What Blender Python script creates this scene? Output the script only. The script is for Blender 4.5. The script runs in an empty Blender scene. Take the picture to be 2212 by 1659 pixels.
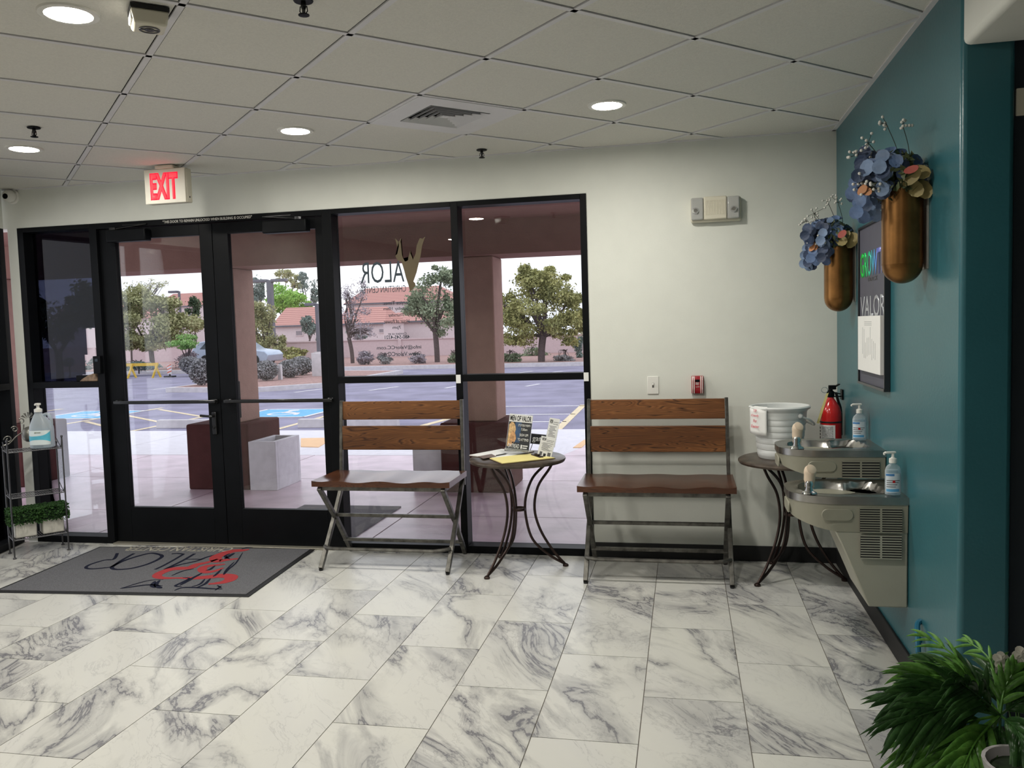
import bpy, bmesh, math, random
from mathutils import Vector, Matrix
random.seed(7)
PI = math.pi
C = bpy.context.scene.collection
SC = bpy.context.scene
# ------------------------------------------------------------------ camera
F, YAW, PITCH, ROLL, HF = 1801.9255, -0.2049738, -0.0668684, -0.0292801, 1.52635
D, R, CZ = 5.4337, 0.9165, 2.6611          # back wall y, right wall x, ceiling z
cy, sy, cp, sp = math.cos(YAW), math.sin(YAW), math.cos(PITCH), math.sin(PITCH)
FW = Vector((sy*cp, cy*cp, sp)); RT0 = Vector((cy, -sy, 0)); UP0 = RT0.cross(FW)
RT = math.cos(ROLL)*RT0 + math.sin(ROLL)*UP0
UP = -math.sin(ROLL)*RT0 + math.cos(ROLL)*UP0
def ray(u, v): return FW + RT*((u-1106)/F) + UP*((829.5-v)/F)
def at(u, v, Y):
    d = ray(u, v)*1.0; q = d*(Y/d.y); return Vector((q.x, q.y, q.z+HF))
def flo(u, v, z=0.0):
    d = ray(u, v); q = d*((z-HF)/d.z); return Vector((q.x, q.y, z))
cam = bpy.data.cameras.new('camera'); cam_o = bpy.data.objects.new('camera', cam); C.objects.link(cam_o)
cam.sensor_width = 36; cam.lens = F*36/2212; cam.clip_end = 500; cam.clip_start = .05
M = Matrix((RT, UP, -FW)).transposed().to_4x4(); M.translation = (0, 0, HF)
cam_o.matrix_world = M
SC.camera = cam_o
SC.view_settings.view_transform = 'Standard'; SC.view_settings.look = 'None'
SC.view_settings.gamma = 1; SC.view_settings.use_curve_mapping = False
SC.view_settings.exposure = 0.1
# ------------------------------------------------------------------ world (bright overcast sky)
LED = 305.0
W = bpy.data.worlds.new('overcast_sky'); SC.world = W; W.use_nodes = True
nt = W.node_tree; nt.nodes.clear()
def N(nt, t, **k):
    n = nt.nodes.new(t)
    for a, b in k.items():
        if a in n.inputs.keys(): n.inputs[a].default_value = b
        else: setattr(n, a, b)
    return n
tc = N(nt, 'ShaderNodeTexCoord'); no = N(nt, 'ShaderNodeTexNoise'); no.inputs['Scale'].default_value = 2.2; no.inputs['Detail'].default_value = 4
mp = N(nt, 'ShaderNodeMapping'); mp.inputs['Scale'].default_value = (1, 1, 3.5)
rp = N(nt, 'ShaderNodeValToRGB'); rp.color_ramp.elements[0].position = .35; rp.color_ramp.elements[0].color = (.84, .86, 1.0, 1)
rp.color_ramp.elements[1].position = .62; rp.color_ramp.elements[1].color = (1.0, .97, 1.0, 1)
bg = N(nt, 'ShaderNodeBackground'); bg.inputs['Strength'].default_value = 1.62
ow = N(nt, 'ShaderNodeOutputWorld')
nt.links.new(tc.outputs['Generated'], mp.inputs[0]); nt.links.new(mp.outputs[0], no.inputs['Vector'])
nt.links.new(no.outputs['Fac'], rp.inputs[0]); nt.links.new(rp.outputs[0], bg.inputs[0]); nt.links.new(bg.outputs[0], ow.inputs[0])
# ------------------------------------------------------------------ materials
MATS = {}
def mat(name, col, rough=.5, metal=0, var=.06, scale=8, bump=0, bscale=60, spec=.5, coat=0, emit=None, es=0, alpha=None):
    if name in MATS: return MATS[name]
    m = bpy.data.materials.new(name); m.use_nodes = True; MATS[name] = m
    t = m.node_tree; b = t.nodes['Principled BSDF']
    b.inputs['Roughness'].default_value = rough; b.inputs['Metallic'].default_value = metal
    b.inputs['Specular IOR Level'].default_value = spec
    if coat: b.inputs['Coat Weight'].default_value = coat; b.inputs['Coat Roughness'].default_value = .12
    if emit: b.inputs['Emission Color'].default_value = (*emit, 1); b.inputs['Emission Strength'].default_value = es
    co = N(t, 'ShaderNodeTexCoord'); n = N(t, 'ShaderNodeTexNoise'); n.inputs['Scale'].default_value = scale; n.inputs['Detail'].default_value = 5
    r = N(t, 'ShaderNodeValToRGB'); a = [max(0, c*(1-var)) for c in col]; c2 = [min(1, c*(1+var)) for c in col]
    r.color_ramp.elements[0].color = (*a, 1); r.color_ramp.elements[1].color = (*c2, 1)
    r.color_ramp.elements[0].position = .3; r.color_ramp.elements[1].position = .7
    t.links.new(co.outputs['Object'], n.inputs['Vector']); t.links.new(n.outputs['Fac'], r.inputs[0]); t.links.new(r.outputs[0], b.inputs['Base Color'])
    if bump:
        n2 = N(t, 'ShaderNodeTexNoise'); n2.inputs['Scale'].default_value = bscale; n2.inputs['Detail'].default_value = 4
        bp = N(t, 'ShaderNodeBump'); bp.inputs['Strength'].default_value = bump; bp.inputs['Distance'].default_value = .01
        t.links.new(co.outputs['Object'], n2.inputs['Vector']); t.links.new(n2.outputs['Fac'], bp.inputs['Height']); t.links.new(bp.outputs[0], b.inputs['Normal'])
    return m
def ramp(t, inp, els):
    r = N(t, 'ShaderNodeValToRGB'); e = r.color_ramp.elements
    while len(e) < len(els): e.new(.5)
    for i, (p, c) in enumerate(els): e[i].position = p; e[i].color = (*c, 1) if len(c) == 3 else c
    t.links.new(inp, r.inputs[0]); return r.outputs[0]
def math_(t, op, a, b=None, clamp=False):
    n = N(t, 'ShaderNodeMath', operation=op, use_clamp=clamp)
    for i, x in enumerate((a, b)):
        if x is None: continue
        if isinstance(x, (int, float)): n.inputs[i].default_value = x
        else: t.links.new(x, n.inputs[i])
    return n.outputs[0]
def mrange(t, v, a, b, c, d):
    n = N(t, 'ShaderNodeMapRange'); n.inputs[1].default_value = a; n.inputs[2].default_value = b; n.inputs[3].default_value = c; n.inputs[4].default_value = d
    t.links.new(v, n.inputs[0]); return n.outputs[0]
def mixc(t, f, a, b):
    n = N(t, 'ShaderNodeMix', data_type='RGBA')
    if isinstance(f, (int, float)): n.inputs[0].default_value = f
    else: t.links.new(f, n.inputs[0])
    for i, x in ((6, a), (7, b)):
        if isinstance(x, tuple): n.inputs[i].default_value = (*x, 1)
        else: t.links.new(x, n.inputs[i])
    return n.outputs[2]
def marble():
    m = bpy.data.materials.new('marble_tile'); m.use_nodes = True; t = m.node_tree; b = t.nodes['Principled BSDF']
    g = N(t, 'ShaderNodeNewGeometry'); oi = N(t, 'ShaderNodeObjectInfo')
    off = N(t, 'ShaderNodeVectorMath', operation='SCALE'); off.inputs[0].default_value = (31, 47, 13); t.links.new(oi.outputs['Random'], off.inputs['Scale'])
    mp = N(t, 'ShaderNodeMapping', vector_type='TEXTURE'); mp.inputs['Rotation'].default_value = (0, 0, math.radians(-57)); mp.inputs['Scale'].default_value = (2.1, .85, 1)
    t.links.new(g.outputs['Position'], mp.inputs[0])
    add = N(t, 'ShaderNodeVectorMath', operation='ADD'); t.links.new(mp.outputs[0], add.inputs[0]); t.links.new(off.outputs[0], add.inputs[1])
    vec = add.outputs[0]
    def noise(sc, det, dist, rough=.55):
        n = N(t, 'ShaderNodeTexNoise'); n.inputs['Scale'].default_value = sc; n.inputs['Detail'].default_value = det
        n.inputs['Distortion'].default_value = dist; n.inputs['Roughness'].default_value = rough; t.links.new(vec, n.inputs['Vector']); return n.outputs['Fac']
    n1 = noise(2.6, 7, .7, .6); n2 = noise(1.5, 2, .3); n3 = noise(5.2, 8, 1.0, .65); n4 = noise(2.1, 4, .5)
    a1 = math_(t, 'ABSOLUTE', math_(t, 'SUBTRACT', n1, .5)); a3 = math_(t, 'ABSOLUTE', math_(t, 'SUBTRACT', n3, .5))
    mask = mrange(t, n2, .42, .54, 0, 1); mask2 = mrange(t, n4, .50, .62, 0, 1)
    fine = math_(t, 'MULTIPLY', mrange(t, a1, 0, .014, 1, 0), mask)
    soft = math_(t, 'MULTIPLY', mrange(t, a1, 0, .085, .60, 0), mask)
    patch = math_(t, 'MULTIPLY', math_(t, 'MULTIPLY', mrange(t, n1, .50, .56, 0, .55), mask2), mask)
    hair = math_(t, 'MULTIPLY', mrange(t, a3, 0, .014, .34, 0), mrange(t, n4, .42, .6, .25, 1))
    s = math_(t, 'ADD', math_(t, 'MULTIPLY', fine, .5), soft); s = math_(t, 'MAXIMUM', s, patch); s = math_(t, 'ADD', s, hair, True)
    base = mixc(t, mrange(t, n4, .3, .7, 0, 1), (.625, .62, .57), (.58, .575, .55))
    t.links.new(mixc(t, s, base, (.17, .17, .185)), b.inputs['Base Color'])
    b.inputs['Roughness'].default_value = .32; b.inputs['Specular IOR Level'].default_value = .4
    return m
def wood(name, c1, c2, c3, rough=.4, axis=0, sc=1.0):
    m = bpy.data.materials.new(name); m.use_nodes = True; t = m.node_tree; b = t.nodes['Principled BSDF']
    co = N(t, 'ShaderNodeTexCoord'); mp = N(t, 'ShaderNodeMapping'); s = [17*sc]*3; s[axis] = 1.9*sc; mp.inputs['Scale'].default_value = s
    oi = N(t, 'ShaderNodeObjectInfo'); ad = N(t, 'ShaderNodeVectorMath', operation='ADD')
    t.links.new(co.outputs['Object'], mp.inputs[0]); t.links.new(mp.outputs[0], ad.inputs[0]); t.links.new(oi.outputs['Random'], ad.inputs[1])
    n = N(t, 'ShaderNodeTexNoise'); n.inputs['Scale'].default_value = .42; n.inputs['Detail'].default_value = 2.5; n.inputs['Distortion'].default_value = 1.1
    t.links.new(ad.outputs[0], n.inputs['Vector'])
    rings = math_(t, 'FRACT', math_(t, 'MULTIPLY', n.outputs['Fac'], 17))
    n2 = N(t, 'ShaderNodeTexNoise'); n2.inputs['Scale'].default_value = .3; t.links.new(ad.outputs[0], n2.inputs['Vector'])
    g = ramp(t, rings, [(0, c1), (.35, c2), (.6, c1), (.86, c3), (1, c1)])
    dark = ramp(t, n2.outputs['Fac'], [(.35, (.45, .4, .36)), (.6, (1, 1, 1))])
    mx = N(t, 'ShaderNodeMix', data_type='RGBA', blend_type='MULTIPLY'); mx.inputs[0].default_value = 1
    t.links.new(g, mx.inputs[6]); t.links.new(dark, mx.inputs[7]); t.links.new(mx.outputs[2], b.inputs['Base Color'])
    b.inputs['Roughness'].default_value = rough; return m
def glass(name, tint=(.93, .95, .95), ior=1.5, rough=0.0):
    m = bpy.data.materials.new(name); m.use_nodes = True; t = m.node_tree; t.nodes.clear()
    o = N(t, 'ShaderNodeOutputMaterial'); tr = N(t, 'ShaderNodeBsdfTransparent'); gl = N(t, 'ShaderNodeBsdfGlossy'); fr = N(t, 'ShaderNodeFresnel'); mx = N(t, 'ShaderNodeMixShader')
    tr.inputs[0].default_value = (*tint, 1); gl.inputs['Roughness'].default_value = rough; fr.inputs[0].default_value = ior
    t.links.new(fr.outputs[0], mx.inputs[0]); t.links.new(tr.outputs[0], mx.inputs[1]); t.links.new(gl.outputs[0], mx.inputs[2]); t.links.new(mx.outputs[0], o.inputs[0]); return m
def clearish(name, col, op=.35, rough=.15):
    m = bpy.data.materials.new(name); m.use_nodes = True; t = m.node_tree; b = t.nodes['Principled BSDF']
    o = t.nodes['Material Output']; tr = N(t, 'ShaderNodeBsdfTransparent'); mx = N(t, 'ShaderNodeMixShader')
    lw = N(t, 'ShaderNodeLayerWeight'); lw.inputs[0].default_value = .35
    f = mrange(t, lw.outputs['Facing'], 0, 1, op, min(1, op+.5))
    b.inputs['Base Color'].default_value = (*col, 1); b.inputs['Roughness'].default_value = rough; tr.inputs[0].default_value = (*[min(1, c*1.2+.1) for c in col], 1)
    t.links.new(f, mx.inputs[0]); t.links.new(tr.outputs[0], mx.inputs[1]); t.links.new(b.outputs[0], mx.inputs[2]); t.links.new(mx.outputs[0], o.inputs[0]); return m
def leafmat(name, cols, rough=.6, sc=1.5, trans=0.0):
    m = bpy.data.materials.new(name); m.use_nodes = True; t = m.node_tree; b = t.nodes['Principled BSDF']
    g = N(t, 'ShaderNodeNewGeometry'); n = N(t, 'ShaderNodeTexNoise'); n.inputs['Scale'].default_value = sc; n.inputs['Detail'].default_value = 6; n.inputs['Roughness'].default_value = .75
    t.links.new(g.outputs['Position'], n.inputs['Vector'])
    k = len(cols); t.links.new(ramp(t, n.outputs['Fac'], [(.33+.34*i/max(1, k-1), c) for i, c in enumerate(cols)]), b.inputs['Base Color'])
    b.inputs['Roughness'].default_value = rough; b.inputs['Specular IOR Level'].default_value = .25; return m
m_marble = marble()
m_grout = mat('grout', (.16, .145, .125), .8)
m_white = mat('wall_paint', (.71, .72, .66), .55, var=.02, bump=.05, bscale=90, spec=.3)
def tealmat():
    m = mat('teal_paint', (.030, .130, .155), .3, var=.05, scale=3, bump=.06, bscale=80, spec=.5)
    return m
m_teal = tealmat()
m_dark = mat('corridor_shade_tone', (.012, .02, .028), .8)  # darkness of the unlit corridor put into its wall and ceiling colour
m_black = mat('black_aluminium', (.0035, .004, .005), .45, metal=.0, var=.15, spec=.12)
m_black2 = mat('black_rubber', (.008, .008, .009), .6)
m_ctile = mat('ceiling_tile_board', (.70, .685, .63), .9, var=.05, scale=120, bump=.25, bscale=250, spec=.1)
m_grid = mat('grid_white_metal', (.68, .67, .68), .5, var=.03)
m_void = mat('void_shade_tone', (.02, .02, .02), .9); m_plen = mat('plenum_grey', (.10, .097, .09), .9)  # first tone: near-black standing for shade in the duct and behind grille slats
m_whitep = mat('white_plastic', (.78, .77, .72), .35, var=.02)
m_beige = mat('beige_plastic', (.66, .62, .50), .4, var=.03)
m_led = mat('led_lens', (.9, .9, .9), .5, emit=(1.0, .965, .885), es=LED)
m_glass = glass('window_glass')
m_steel = mat('brushed_steel', (.40, .39, .37), .27, metal=1, var=.08, scale=30)
m_taupe = mat('taupe_enamel', (.31, .30, .235), .36, metal=.1, var=.04)
m_taupe2 = mat('light_taupe_enamel', (.39, .38, .31), .4, metal=.1, var=.04)
m_chrome = mat('chrome', (.75, .75, .76), .08, metal=1, var=.01)
m_benchmetal = mat('brushed_gunmetal', (.13, .125, .112), .40, metal=.75, var=.45, scale=22)
m_wood = wood('stained_pine', (.29, .122, .038), (.19, .074, .021), (.065, .021, .007))
m_wood2 = wood('dark_stained_pine', (.34, .145, .050), (.21, .080, .026), (.06, .020, .007), rough=.38)
m_seat = wood('glossy_seat_wood', (.11, .04, .018), (.085, .03, .014), (.05, .018, .01), rough=.22)
m_iron = mat('bronze_iron', (.045, .028, .024), .38, metal=.7, var=.3)
m_ttop = mat('weathered_table_top', (.085, .065, .05), .35, metal=.35, var=.5, scale=14)
m_brass = mat('aged_brass', (.26, .125, .04), .33, metal=.9, var=.38, scale=7)
m_paper = mat('white_paper', (.82, .82, .80), .7, var=.01)
m_yellow = mat('yellow_paper', (.80, .70, .28), .7, var=.02)
m_ink = mat('black_ink', (.01, .01, .012), .5)
m_red = mat('red_enamel', (.55, .012, .012), .18, var=.03, coat=.5)
m_dred = mat('alarm_red', (.30, .012, .02), .3, var=.03)
m_matgrey = mat('mat_pile', (.135, .135, .145), .95, var=.35, scale=260, bump=.4, bscale=400, spec=.1)
m_matred = mat('mat_red_pile', (.34, .045, .05), .95, var=.15, scale=200, spec=.1)
m_matblk = mat('mat_navy_pile', (.012, .014, .028), .95, spec=.1)
m_mattan = mat('mat_tan_pile', (.36, .34, .28), .95, spec=.1)
m_greyfr = mat('pewter_frame', (.13, .13, .135), .4, metal=.5)
# ------------------------------------------------------------------ mesh helpers
class MB:
    def __init__(s): s.v = []; s.f = []; s.m = []
    def add(s, vs, fs, mi=0):
        o = len(s.v); s.v += [tuple(p) for p in vs]; s.f += [tuple(i+o for i in f) for f in fs]; s.m += [mi]*len(fs); return s
    def box(s, x0, x1, y0, y1, z0, z1, mi=0):
        return s.add([(x, y, z) for z in (z0, z1) for y in (y0, y1) for x in (x0, x1)], [(0, 2, 3, 1), (4, 5, 7, 6), (0, 1, 5, 4), (2, 6, 7, 3), (0, 4, 6, 2), (1, 3, 7, 5)], mi)
    def obox(s, c, ax, ay, az, mi=0):
        c, ax, ay, az = map(Vector, (c, ax, ay, az))
        return s.add([c+ax*i+ay*j+az*k for k in (-1, 1) for j in (-1, 1) for i in (-1, 1)], [(0, 2, 3, 1), (4, 5, 7, 6), (0, 1, 5, 4), (2, 6, 7, 3), (0, 4, 6, 2), (1, 3, 7, 5)], mi)
    def beam(s, a, b, w, h, up=(0, 0, 1), mi=0):
        a, b = Vector(a), Vector(b); d = (b-a); L = d.length; d.normalize(); u = Vector(up)
        if abs(d.dot(u)) > .98: u = Vector((0, 1, 0))
        x = d.cross(u).normalized(); y = x.cross(d)
        return s.obox((a+b)/2, x*w/2, d*L/2, y*h/2, mi)
    def tube(s, pts, r, n=8, mi=0, caps=True):
        P = [Vector(p) for p in pts]; rs = r if isinstance(r, (list, tuple)) else [r]*len(P); rings = []
        t0 = (P[1]-P[0]).normalized(); u = Vector((0, 0, 1)) if abs(t0.z) < .9 else Vector((1, 0, 0)); x = t0.cross(u).normalized()
        for i, p in enumerate(P):
            t = (P[min(i+1, len(P)-1)]-P[max(i-1, 0)]).normalized(); x = (x-t*x.dot(t)).normalized(); y = t.cross(x)
            rings.append([p+(x*math.cos(2*PI*k/n)+y*math.sin(2*PI*k/n))*rs[i] for k in range(n)])
        vs = [q for g in rings for q in g]; fs = []
        for i in range(len(P)-1):
            for k in range(n): fs.append((i*n+k, i*n+(k+1) % n, (i+1)*n+(k+1) % n, (i+1)*n+k))
        if caps: fs += [tuple(range(n-1, -1, -1)), tuple((len(P)-1)*n+k for k in range(n))]
        return s.add(vs, fs, mi)
    def lathe(s, prof, n=24, c=(0, 0, 0), a0=0, a1=2*PI, sx=1, sy=1, mi=0):
        full = abs(a1-a0-2*PI) < 1e-6; m = n if full else n+1; vs = []
        for r, z in prof:
            for k in range(m):
                a = a0+(a1-a0)*k/n; vs.append((c[0]+r*math.cos(a)*sx, c[1]+r*math.sin(a)*sy, c[2]+z))
        fs = []
        for i in range(len(prof)-1):
            for k in range(n): k2 = (k+1) % m; fs.append((i*m+k, i*m+k2, (i+1)*m+k2, (i+1)*m+k))
        return s.add(vs, fs, mi)
    def prism(s, poly, h0, h1, fn=lambda a, b, h: (a, b, h), mi=0):
        n = len(poly); vs = [fn(a, b, h0) for a, b in poly]+[fn(a, b, h1) for a, b in poly]
        return s.add(vs, [tuple(range(n-1, -1, -1)), tuple(range(n, 2*n))]+[(i, (i+1) % n, n+(i+1) % n, n+i) for i in range(n)], mi)
    def sphere(s, c, r, n=10, m=6, sz=1, mi=0):
        prof = [(r*math.sin(PI*i/m), -r*math.cos(PI*i/m)*sz) for i in range(m+1)]
        return s.lathe(prof, n, c, mi=mi)
    def obj(s, name, mt, parent=None, smooth=False, bev=0, loc=None, seg=2):
        me = bpy.data.meshes.new(name); me.from_pydata(s.v, [], s.f); ms = mt if isinstance(mt, (list, tuple)) else [mt]
        for q in ms: me.materials.append(q)
        if len(ms) > 1: me.polygons.foreach_set('material_index', s.m)
        bm = bmesh.new(); bm.from_mesh(me); bmesh.ops.remove_doubles(bm, verts=bm.verts, dist=1e-5) if smooth else None
        bmesh.ops.recalc_face_normals(bm, faces=bm.faces); bm.to_mesh(me); bm.free()
        if smooth: me.shade_smooth()
        o = bpy.data.objects.new(name, me); C.objects.link(o)
        if smooth and not smooth == 2:
            try: me.set_sharp_from_angle(angle=math.radians(40))
            except Exception: pass
        if bev:
            b = o.modifiers.new('bevel', 'BEVEL'); b.width = bev; b.segments = seg; b.limit_method = 'ANGLE'; b.angle_limit = math.radians(40)
            me.shade_smooth()
            try: me.set_sharp_from_angle(angle=math.radians(60))
            except Exception: pass
        if parent: o.parent = parent
        if loc: o.location = loc
        return o
def tag(o, label=None, cat=None, group=None, kind=None):
    if label: o['label'] = label
    if cat: o['category'] = cat
    if group: o['group'] = group
    if kind: o['kind'] = kind
    return o
def thing(name, label, cat, loc=(0, 0, 0), rz=0, group=None):
    o = bpy.data.objects.new(name, None); C.objects.link(o); o.location = loc; o.rotation_euler = (0, 0, rz); o.empty_display_size = .1
    return tag(o, label, cat, group)
def struct(o): o['kind'] = 'structure'; return o
def copy_tree(o, parent=None):
    c = o.copy(); C.objects.link(c); c.parent = parent
    for ch in list(o.children): copy_tree(ch, c)
    return c
def spl(pts, k=6):
    P = [Vector(p) for p in pts]; out = []
    for i in range(len(P)-1):
        p0, p1, p2, p3 = P[max(i-1, 0)], P[i], P[i+1], P[min(i+2, len(P)-1)]
        for j in range(k):
            t = j/k; out.append(.5*((2*p1)+(p2-p0)*t+(2*p0-5*p1+4*p2-p3)*t*t+(3*p1-p0-3*p2+p3)*t**3))
    out.append(P[-1]); return out
def text(s, o, xd, yd, w, h, mt, name='lettering', parent=None, depth=.0006, bold=0, shear=0):
    cu = bpy.data.curves.new('t', 'FONT'); cu.body = s; cu.offset = bold; cu.shear = shear; cu.resolution_u = 3
    t = bpy.data.objects.new('t', cu); C.objects.link(t); bpy.context.view_layer.update()
    me = bpy.data.meshes.new_from_object(t.evaluated_get(bpy.context.evaluated_depsgraph_get()))
    bpy.data.objects.remove(t); bpy.data.curves.remove(cu)
    xs = [v.co.x for v in me.vertices]; ys = [v.co.y for v in me.vertices]
    x0, x1, y0, y1 = min(xs), max(xs), min(ys), max(ys); xd, yd, o = Vector(xd), Vector(yd), Vector(o)
    for v in me.vertices: v.co = o+xd*((v.co.x-x0)/(x1-x0)*w)+yd*((v.co.y-y0)/(y1-y0)*h)
    me.name = name; me.materials.append(mt); ob = bpy.data.objects.new(name, me); C.objects.link(ob)
    if depth: so = ob.modifiers.new('th', 'SOLIDIFY'); so.thickness = depth; so.offset = 0
    if parent: ob.parent = parent
    return ob
def clip(poly, bounds):                       # bounds: list of (nx, ny, d): keep nx*x+ny*y <= d
    for nx, ny, d in bounds:
        out = []
        for i in range(len(poly)):
            a, b = poly[i], poly[(i+1) % len(poly)]; da, db = nx*a[0]+ny*a[1]-d, nx*b[0]+ny*b[1]-d
            if da <= 0: out.append(a)
            if (da < 0 < db) or (db < 0 < da): t = da/(da-db); out.append((a[0]+(b[0]-a[0])*t, a[1]+(b[1]-a[1])*t))
        poly = out
        if len(poly) < 3: return []
    return poly
def area(p): return abs(sum(p[i][0]*p[(i+1) % len(p)][1]-p[(i+1) % len(p)][0]*p[i][1] for i in range(len(p))))/2
# ------------------------------------------------------------------ room shell
YR = -3.0                                     # rear wall
LX, LS = -4.968, .256                         # left wall: x = LX + LS*(D-y)
lx = lambda y: LX+LS*(D-y)
nl = Vector((-1, -LS, 0)); Lb = (nl.x, nl.y, -(LX+LS*D))
ROOM = [(0, 1, D), (0, -1, -YR), (1, 0, R), Lb]
FLR = [(0, 1, D), (0, -1, -YR), (1, 0, 2.2), Lb]
floor = struct(MB().box(-5.0, 2.2, YR, D, -.06, -.003).obj('floor', m_grout))
TW, TL, TX = .39742, .80333, -1.77571
tile_me = None
for k in range(-9, 11):
    for n in range(-10, 3):
        x0 = TX+k*TW; y1 = (4.17 if k % 2 == 0 else 4.575)+(n+1)*TL; y0 = y1-TL; x1 = x0+TW; g = .0019
        poly = [(x0+g, y0+g), (x1-g, y0+g), (x1-g, y1-g), (x0+g, y1-g)]
        b = FLR if y1 < 3.07 else [(0, 1, D), (0, -1, -YR), (1, 0, R if y0 > 3.07 else R+.0), Lb]
        q = clip(poly, b)
        if not q or area(q) < .002: continue
        if abs(area(q)-area(poly)) < 1e-6:
            if tile_me is None:
                o = MB().prism([(-(TW/2-g), -(TL/2-g)), (TW/2-g, -(TL/2-g)), (TW/2-g, TL/2-g), (-(TW/2-g), TL/2-g)], -.004, 0).obj('floor_tile', m_marble, floor); tile_me = o.data
            else:
                o = bpy.data.objects.new('floor_tile', tile_me); C.objects.link(o); o.parent = floor
            o.location = ((x0+x1)/2, (y0+y1)/2, 0)
        else: MB().prism(q, -.004, 0).obj('floor_tile', m_marble, floor)
ceil = struct(MB().box(-5.1, R+.1, YR-.05, D+.05, CZ+.06, CZ+.12).obj('ceiling', m_plen))
GS, GX, GY, s45 = .6096, .69779, 1.83207, math.sqrt(.5)
G = lambda i, j: (s45*(GX+i*GS)-s45*(GY+j*GS), s45*(GX+i*GS)+s45*(GY+j*GS))
ct_me = None
for i in range(-9, 9):
    for j in range(-12, 10):
        e = .0170/GS
        poly = [G(i+e, j+e), G(i+1-e, j+e), G(i+1-e, j+1-e), G(i+e, j+1-e)]
        q = clip(poly, ROOM)
        if not q or area(q) < .004: continue
        if (i, j) == (2, 3): continue
        c = G(i+.5, j+.5)
        if abs(area(q)-area(poly)) < 1e-6:
            if ct_me is None:
                o = MB().prism([(a-c[0], b-c[1]) for a, b in poly], .0045, .018).obj('ceiling_tile', m_ctile, ceil); ct_me = o.data
            else: o = bpy.data.objects.new('ceiling_tile', ct_me); C.objects.link(o); o.parent = ceil
            o.location = (c[0], c[1], CZ)
        else: MB().prism(q, CZ+.0045, CZ+.018).obj('ceiling_tile', m_ctile, ceil)
bw = .012
for fam in (0, 1):
    for i in range(-10, 12):
        a, b = (G(i, -14), G(i, 14)) if fam == 0 else (G(-14, i), G(14, i))
        d = Vector((b[0]-a[0], b[1]-a[1])).normalized(); n = Vector((-d.y, d.x))*bw
        q = clip([(a[0]-n.x, a[1]-n.y), (b[0]-n.x, b[1]-n.y), (b[0]+n.x, b[1]+n.y), (a[0]+n.x, a[1]+n.y)], ROOM)
        if q and area(q) > .002: MB().prism(q, CZ, CZ+(.0062 if fam else .0066)).obj('grid_bar', m_grid, ceil)
e = MB().box(R-.022, R, YR, D, CZ-.001, CZ+.006).box(LX, R, D-.022, D, CZ-.001, CZ+.006); e.obj('wall_angle', m_grid, ceil)
# back wall
OPX = -.607
ZT = 2.378
wb = MB(); wb.prism([(-5.3, ZT), (-5.3, CZ+.1), (R+.2, CZ+.1), (R+.2, 0), (OPX, 0), (OPX, ZT), (-4.877, ZT), (-4.877, 0), (-4.965, 0), (-4.965, ZT)], D, D+.16, lambda a, b, h: (a, h, b))
struct(wb.obj('wall_back', m_white, bev=.006))
# right wall (teal) with bullnose end and white header beam
YE = 3.085
struct(MB().box(R, R+.165, YE, D, 0, CZ+.1).obj('wall_right', m_teal, bev=.018, seg=4))
struct(MB().box(R, R+.30, YR, YE-.002, 2.412, CZ+.1).obj('trim_1', m_white, bev=.022, seg=4))
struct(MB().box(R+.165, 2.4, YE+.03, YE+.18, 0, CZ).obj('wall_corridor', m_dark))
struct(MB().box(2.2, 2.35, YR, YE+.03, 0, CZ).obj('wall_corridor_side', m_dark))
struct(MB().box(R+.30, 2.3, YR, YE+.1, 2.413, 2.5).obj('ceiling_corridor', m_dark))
struct(MB().box(-5.0, 2.4, YR-.15, YR, 0, CZ+.1).obj('wall_rear', mat('rear_wall_paint', (.32, .31, .28), .6)))
struct(MB().box(OPX+.01, R, D-.013, D, 0, .098).obj('baseboard_back', m_black2, bev=.003))
struct(MB().box(R-.012, R, YE+.01, D-.013, 0, .1).box(R, R+.165, YE-.012, YE, 0, .1).obj('baseboard_right', m_black2, bev=.003))
# ------------------------------------------------------------------ storefront
GY0 = D+.092
def pane(nm, x0, x1, z0, z1, par, y=GY0, mt=None): return MB().box(x0, x1, y, y+.006, z0, z1).obj(nm, mt or m_glass, par)
YF, YB = D-.004, D+.12
w = MB(); w.box(-4.877, -4.825, YF, YB, 0, ZT).box(-4.265, -4.205, YF, YB, 0, ZT).box(-4.825, -4.265, YF, YB, 2.345, ZT)
w.box(-4.825, -4.265, YF, YB, 1.177, 1.222).box(-4.825, -4.265, YF, YB, 0, .05)
win1 = struct(w.obj('window_1', m_black, bev=.002)); pane('glass_pane', -4.825, -4.265, 1.222, 2.345, win1); pane('glass_pane', -4.825, -4.265, .05, 1.177, win1)
# dark film on the upper sidelite, with a stepped gap at its lower right
m_film = glass('dark_film', (.17, .18, .24), 1.35)
fp = [(-4.825, 1.222), (-4.47, 1.222), (-4.47, 1.27), (-4.44, 1.27), (-4.44, 1.42), (-4.415, 1.42), (-4.415, 1.62), (-4.29, 1.62), (-4.29, 1.52), (-4.265, 1.52), (-4.265, 2.345), (-4.825, 2.345)]
MB().prism(fp, GY0-.002, GY0-.001, lambda a, b, h: (a, h, b)).obj('tint_film', m_film, win1)
w = MB(); w.box(-2.435, -2.365, YF, YB, 0, ZT).box(-2.365, -1.515, YF, YB, 2.345, ZT).box(-2.365, -1.515, YF, YB, 1.177, 1.222).box(-2.365, -1.515, YF, YB, 0, .05)
win2 = struct(w.obj('window_2', m_black, bev=.002)); pane('glass_pane', -2.365, -1.515, 1.222, 2.345, win2); pane('glass_pane', -2.365, -1.515, .05, 1.177, win2)
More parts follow.
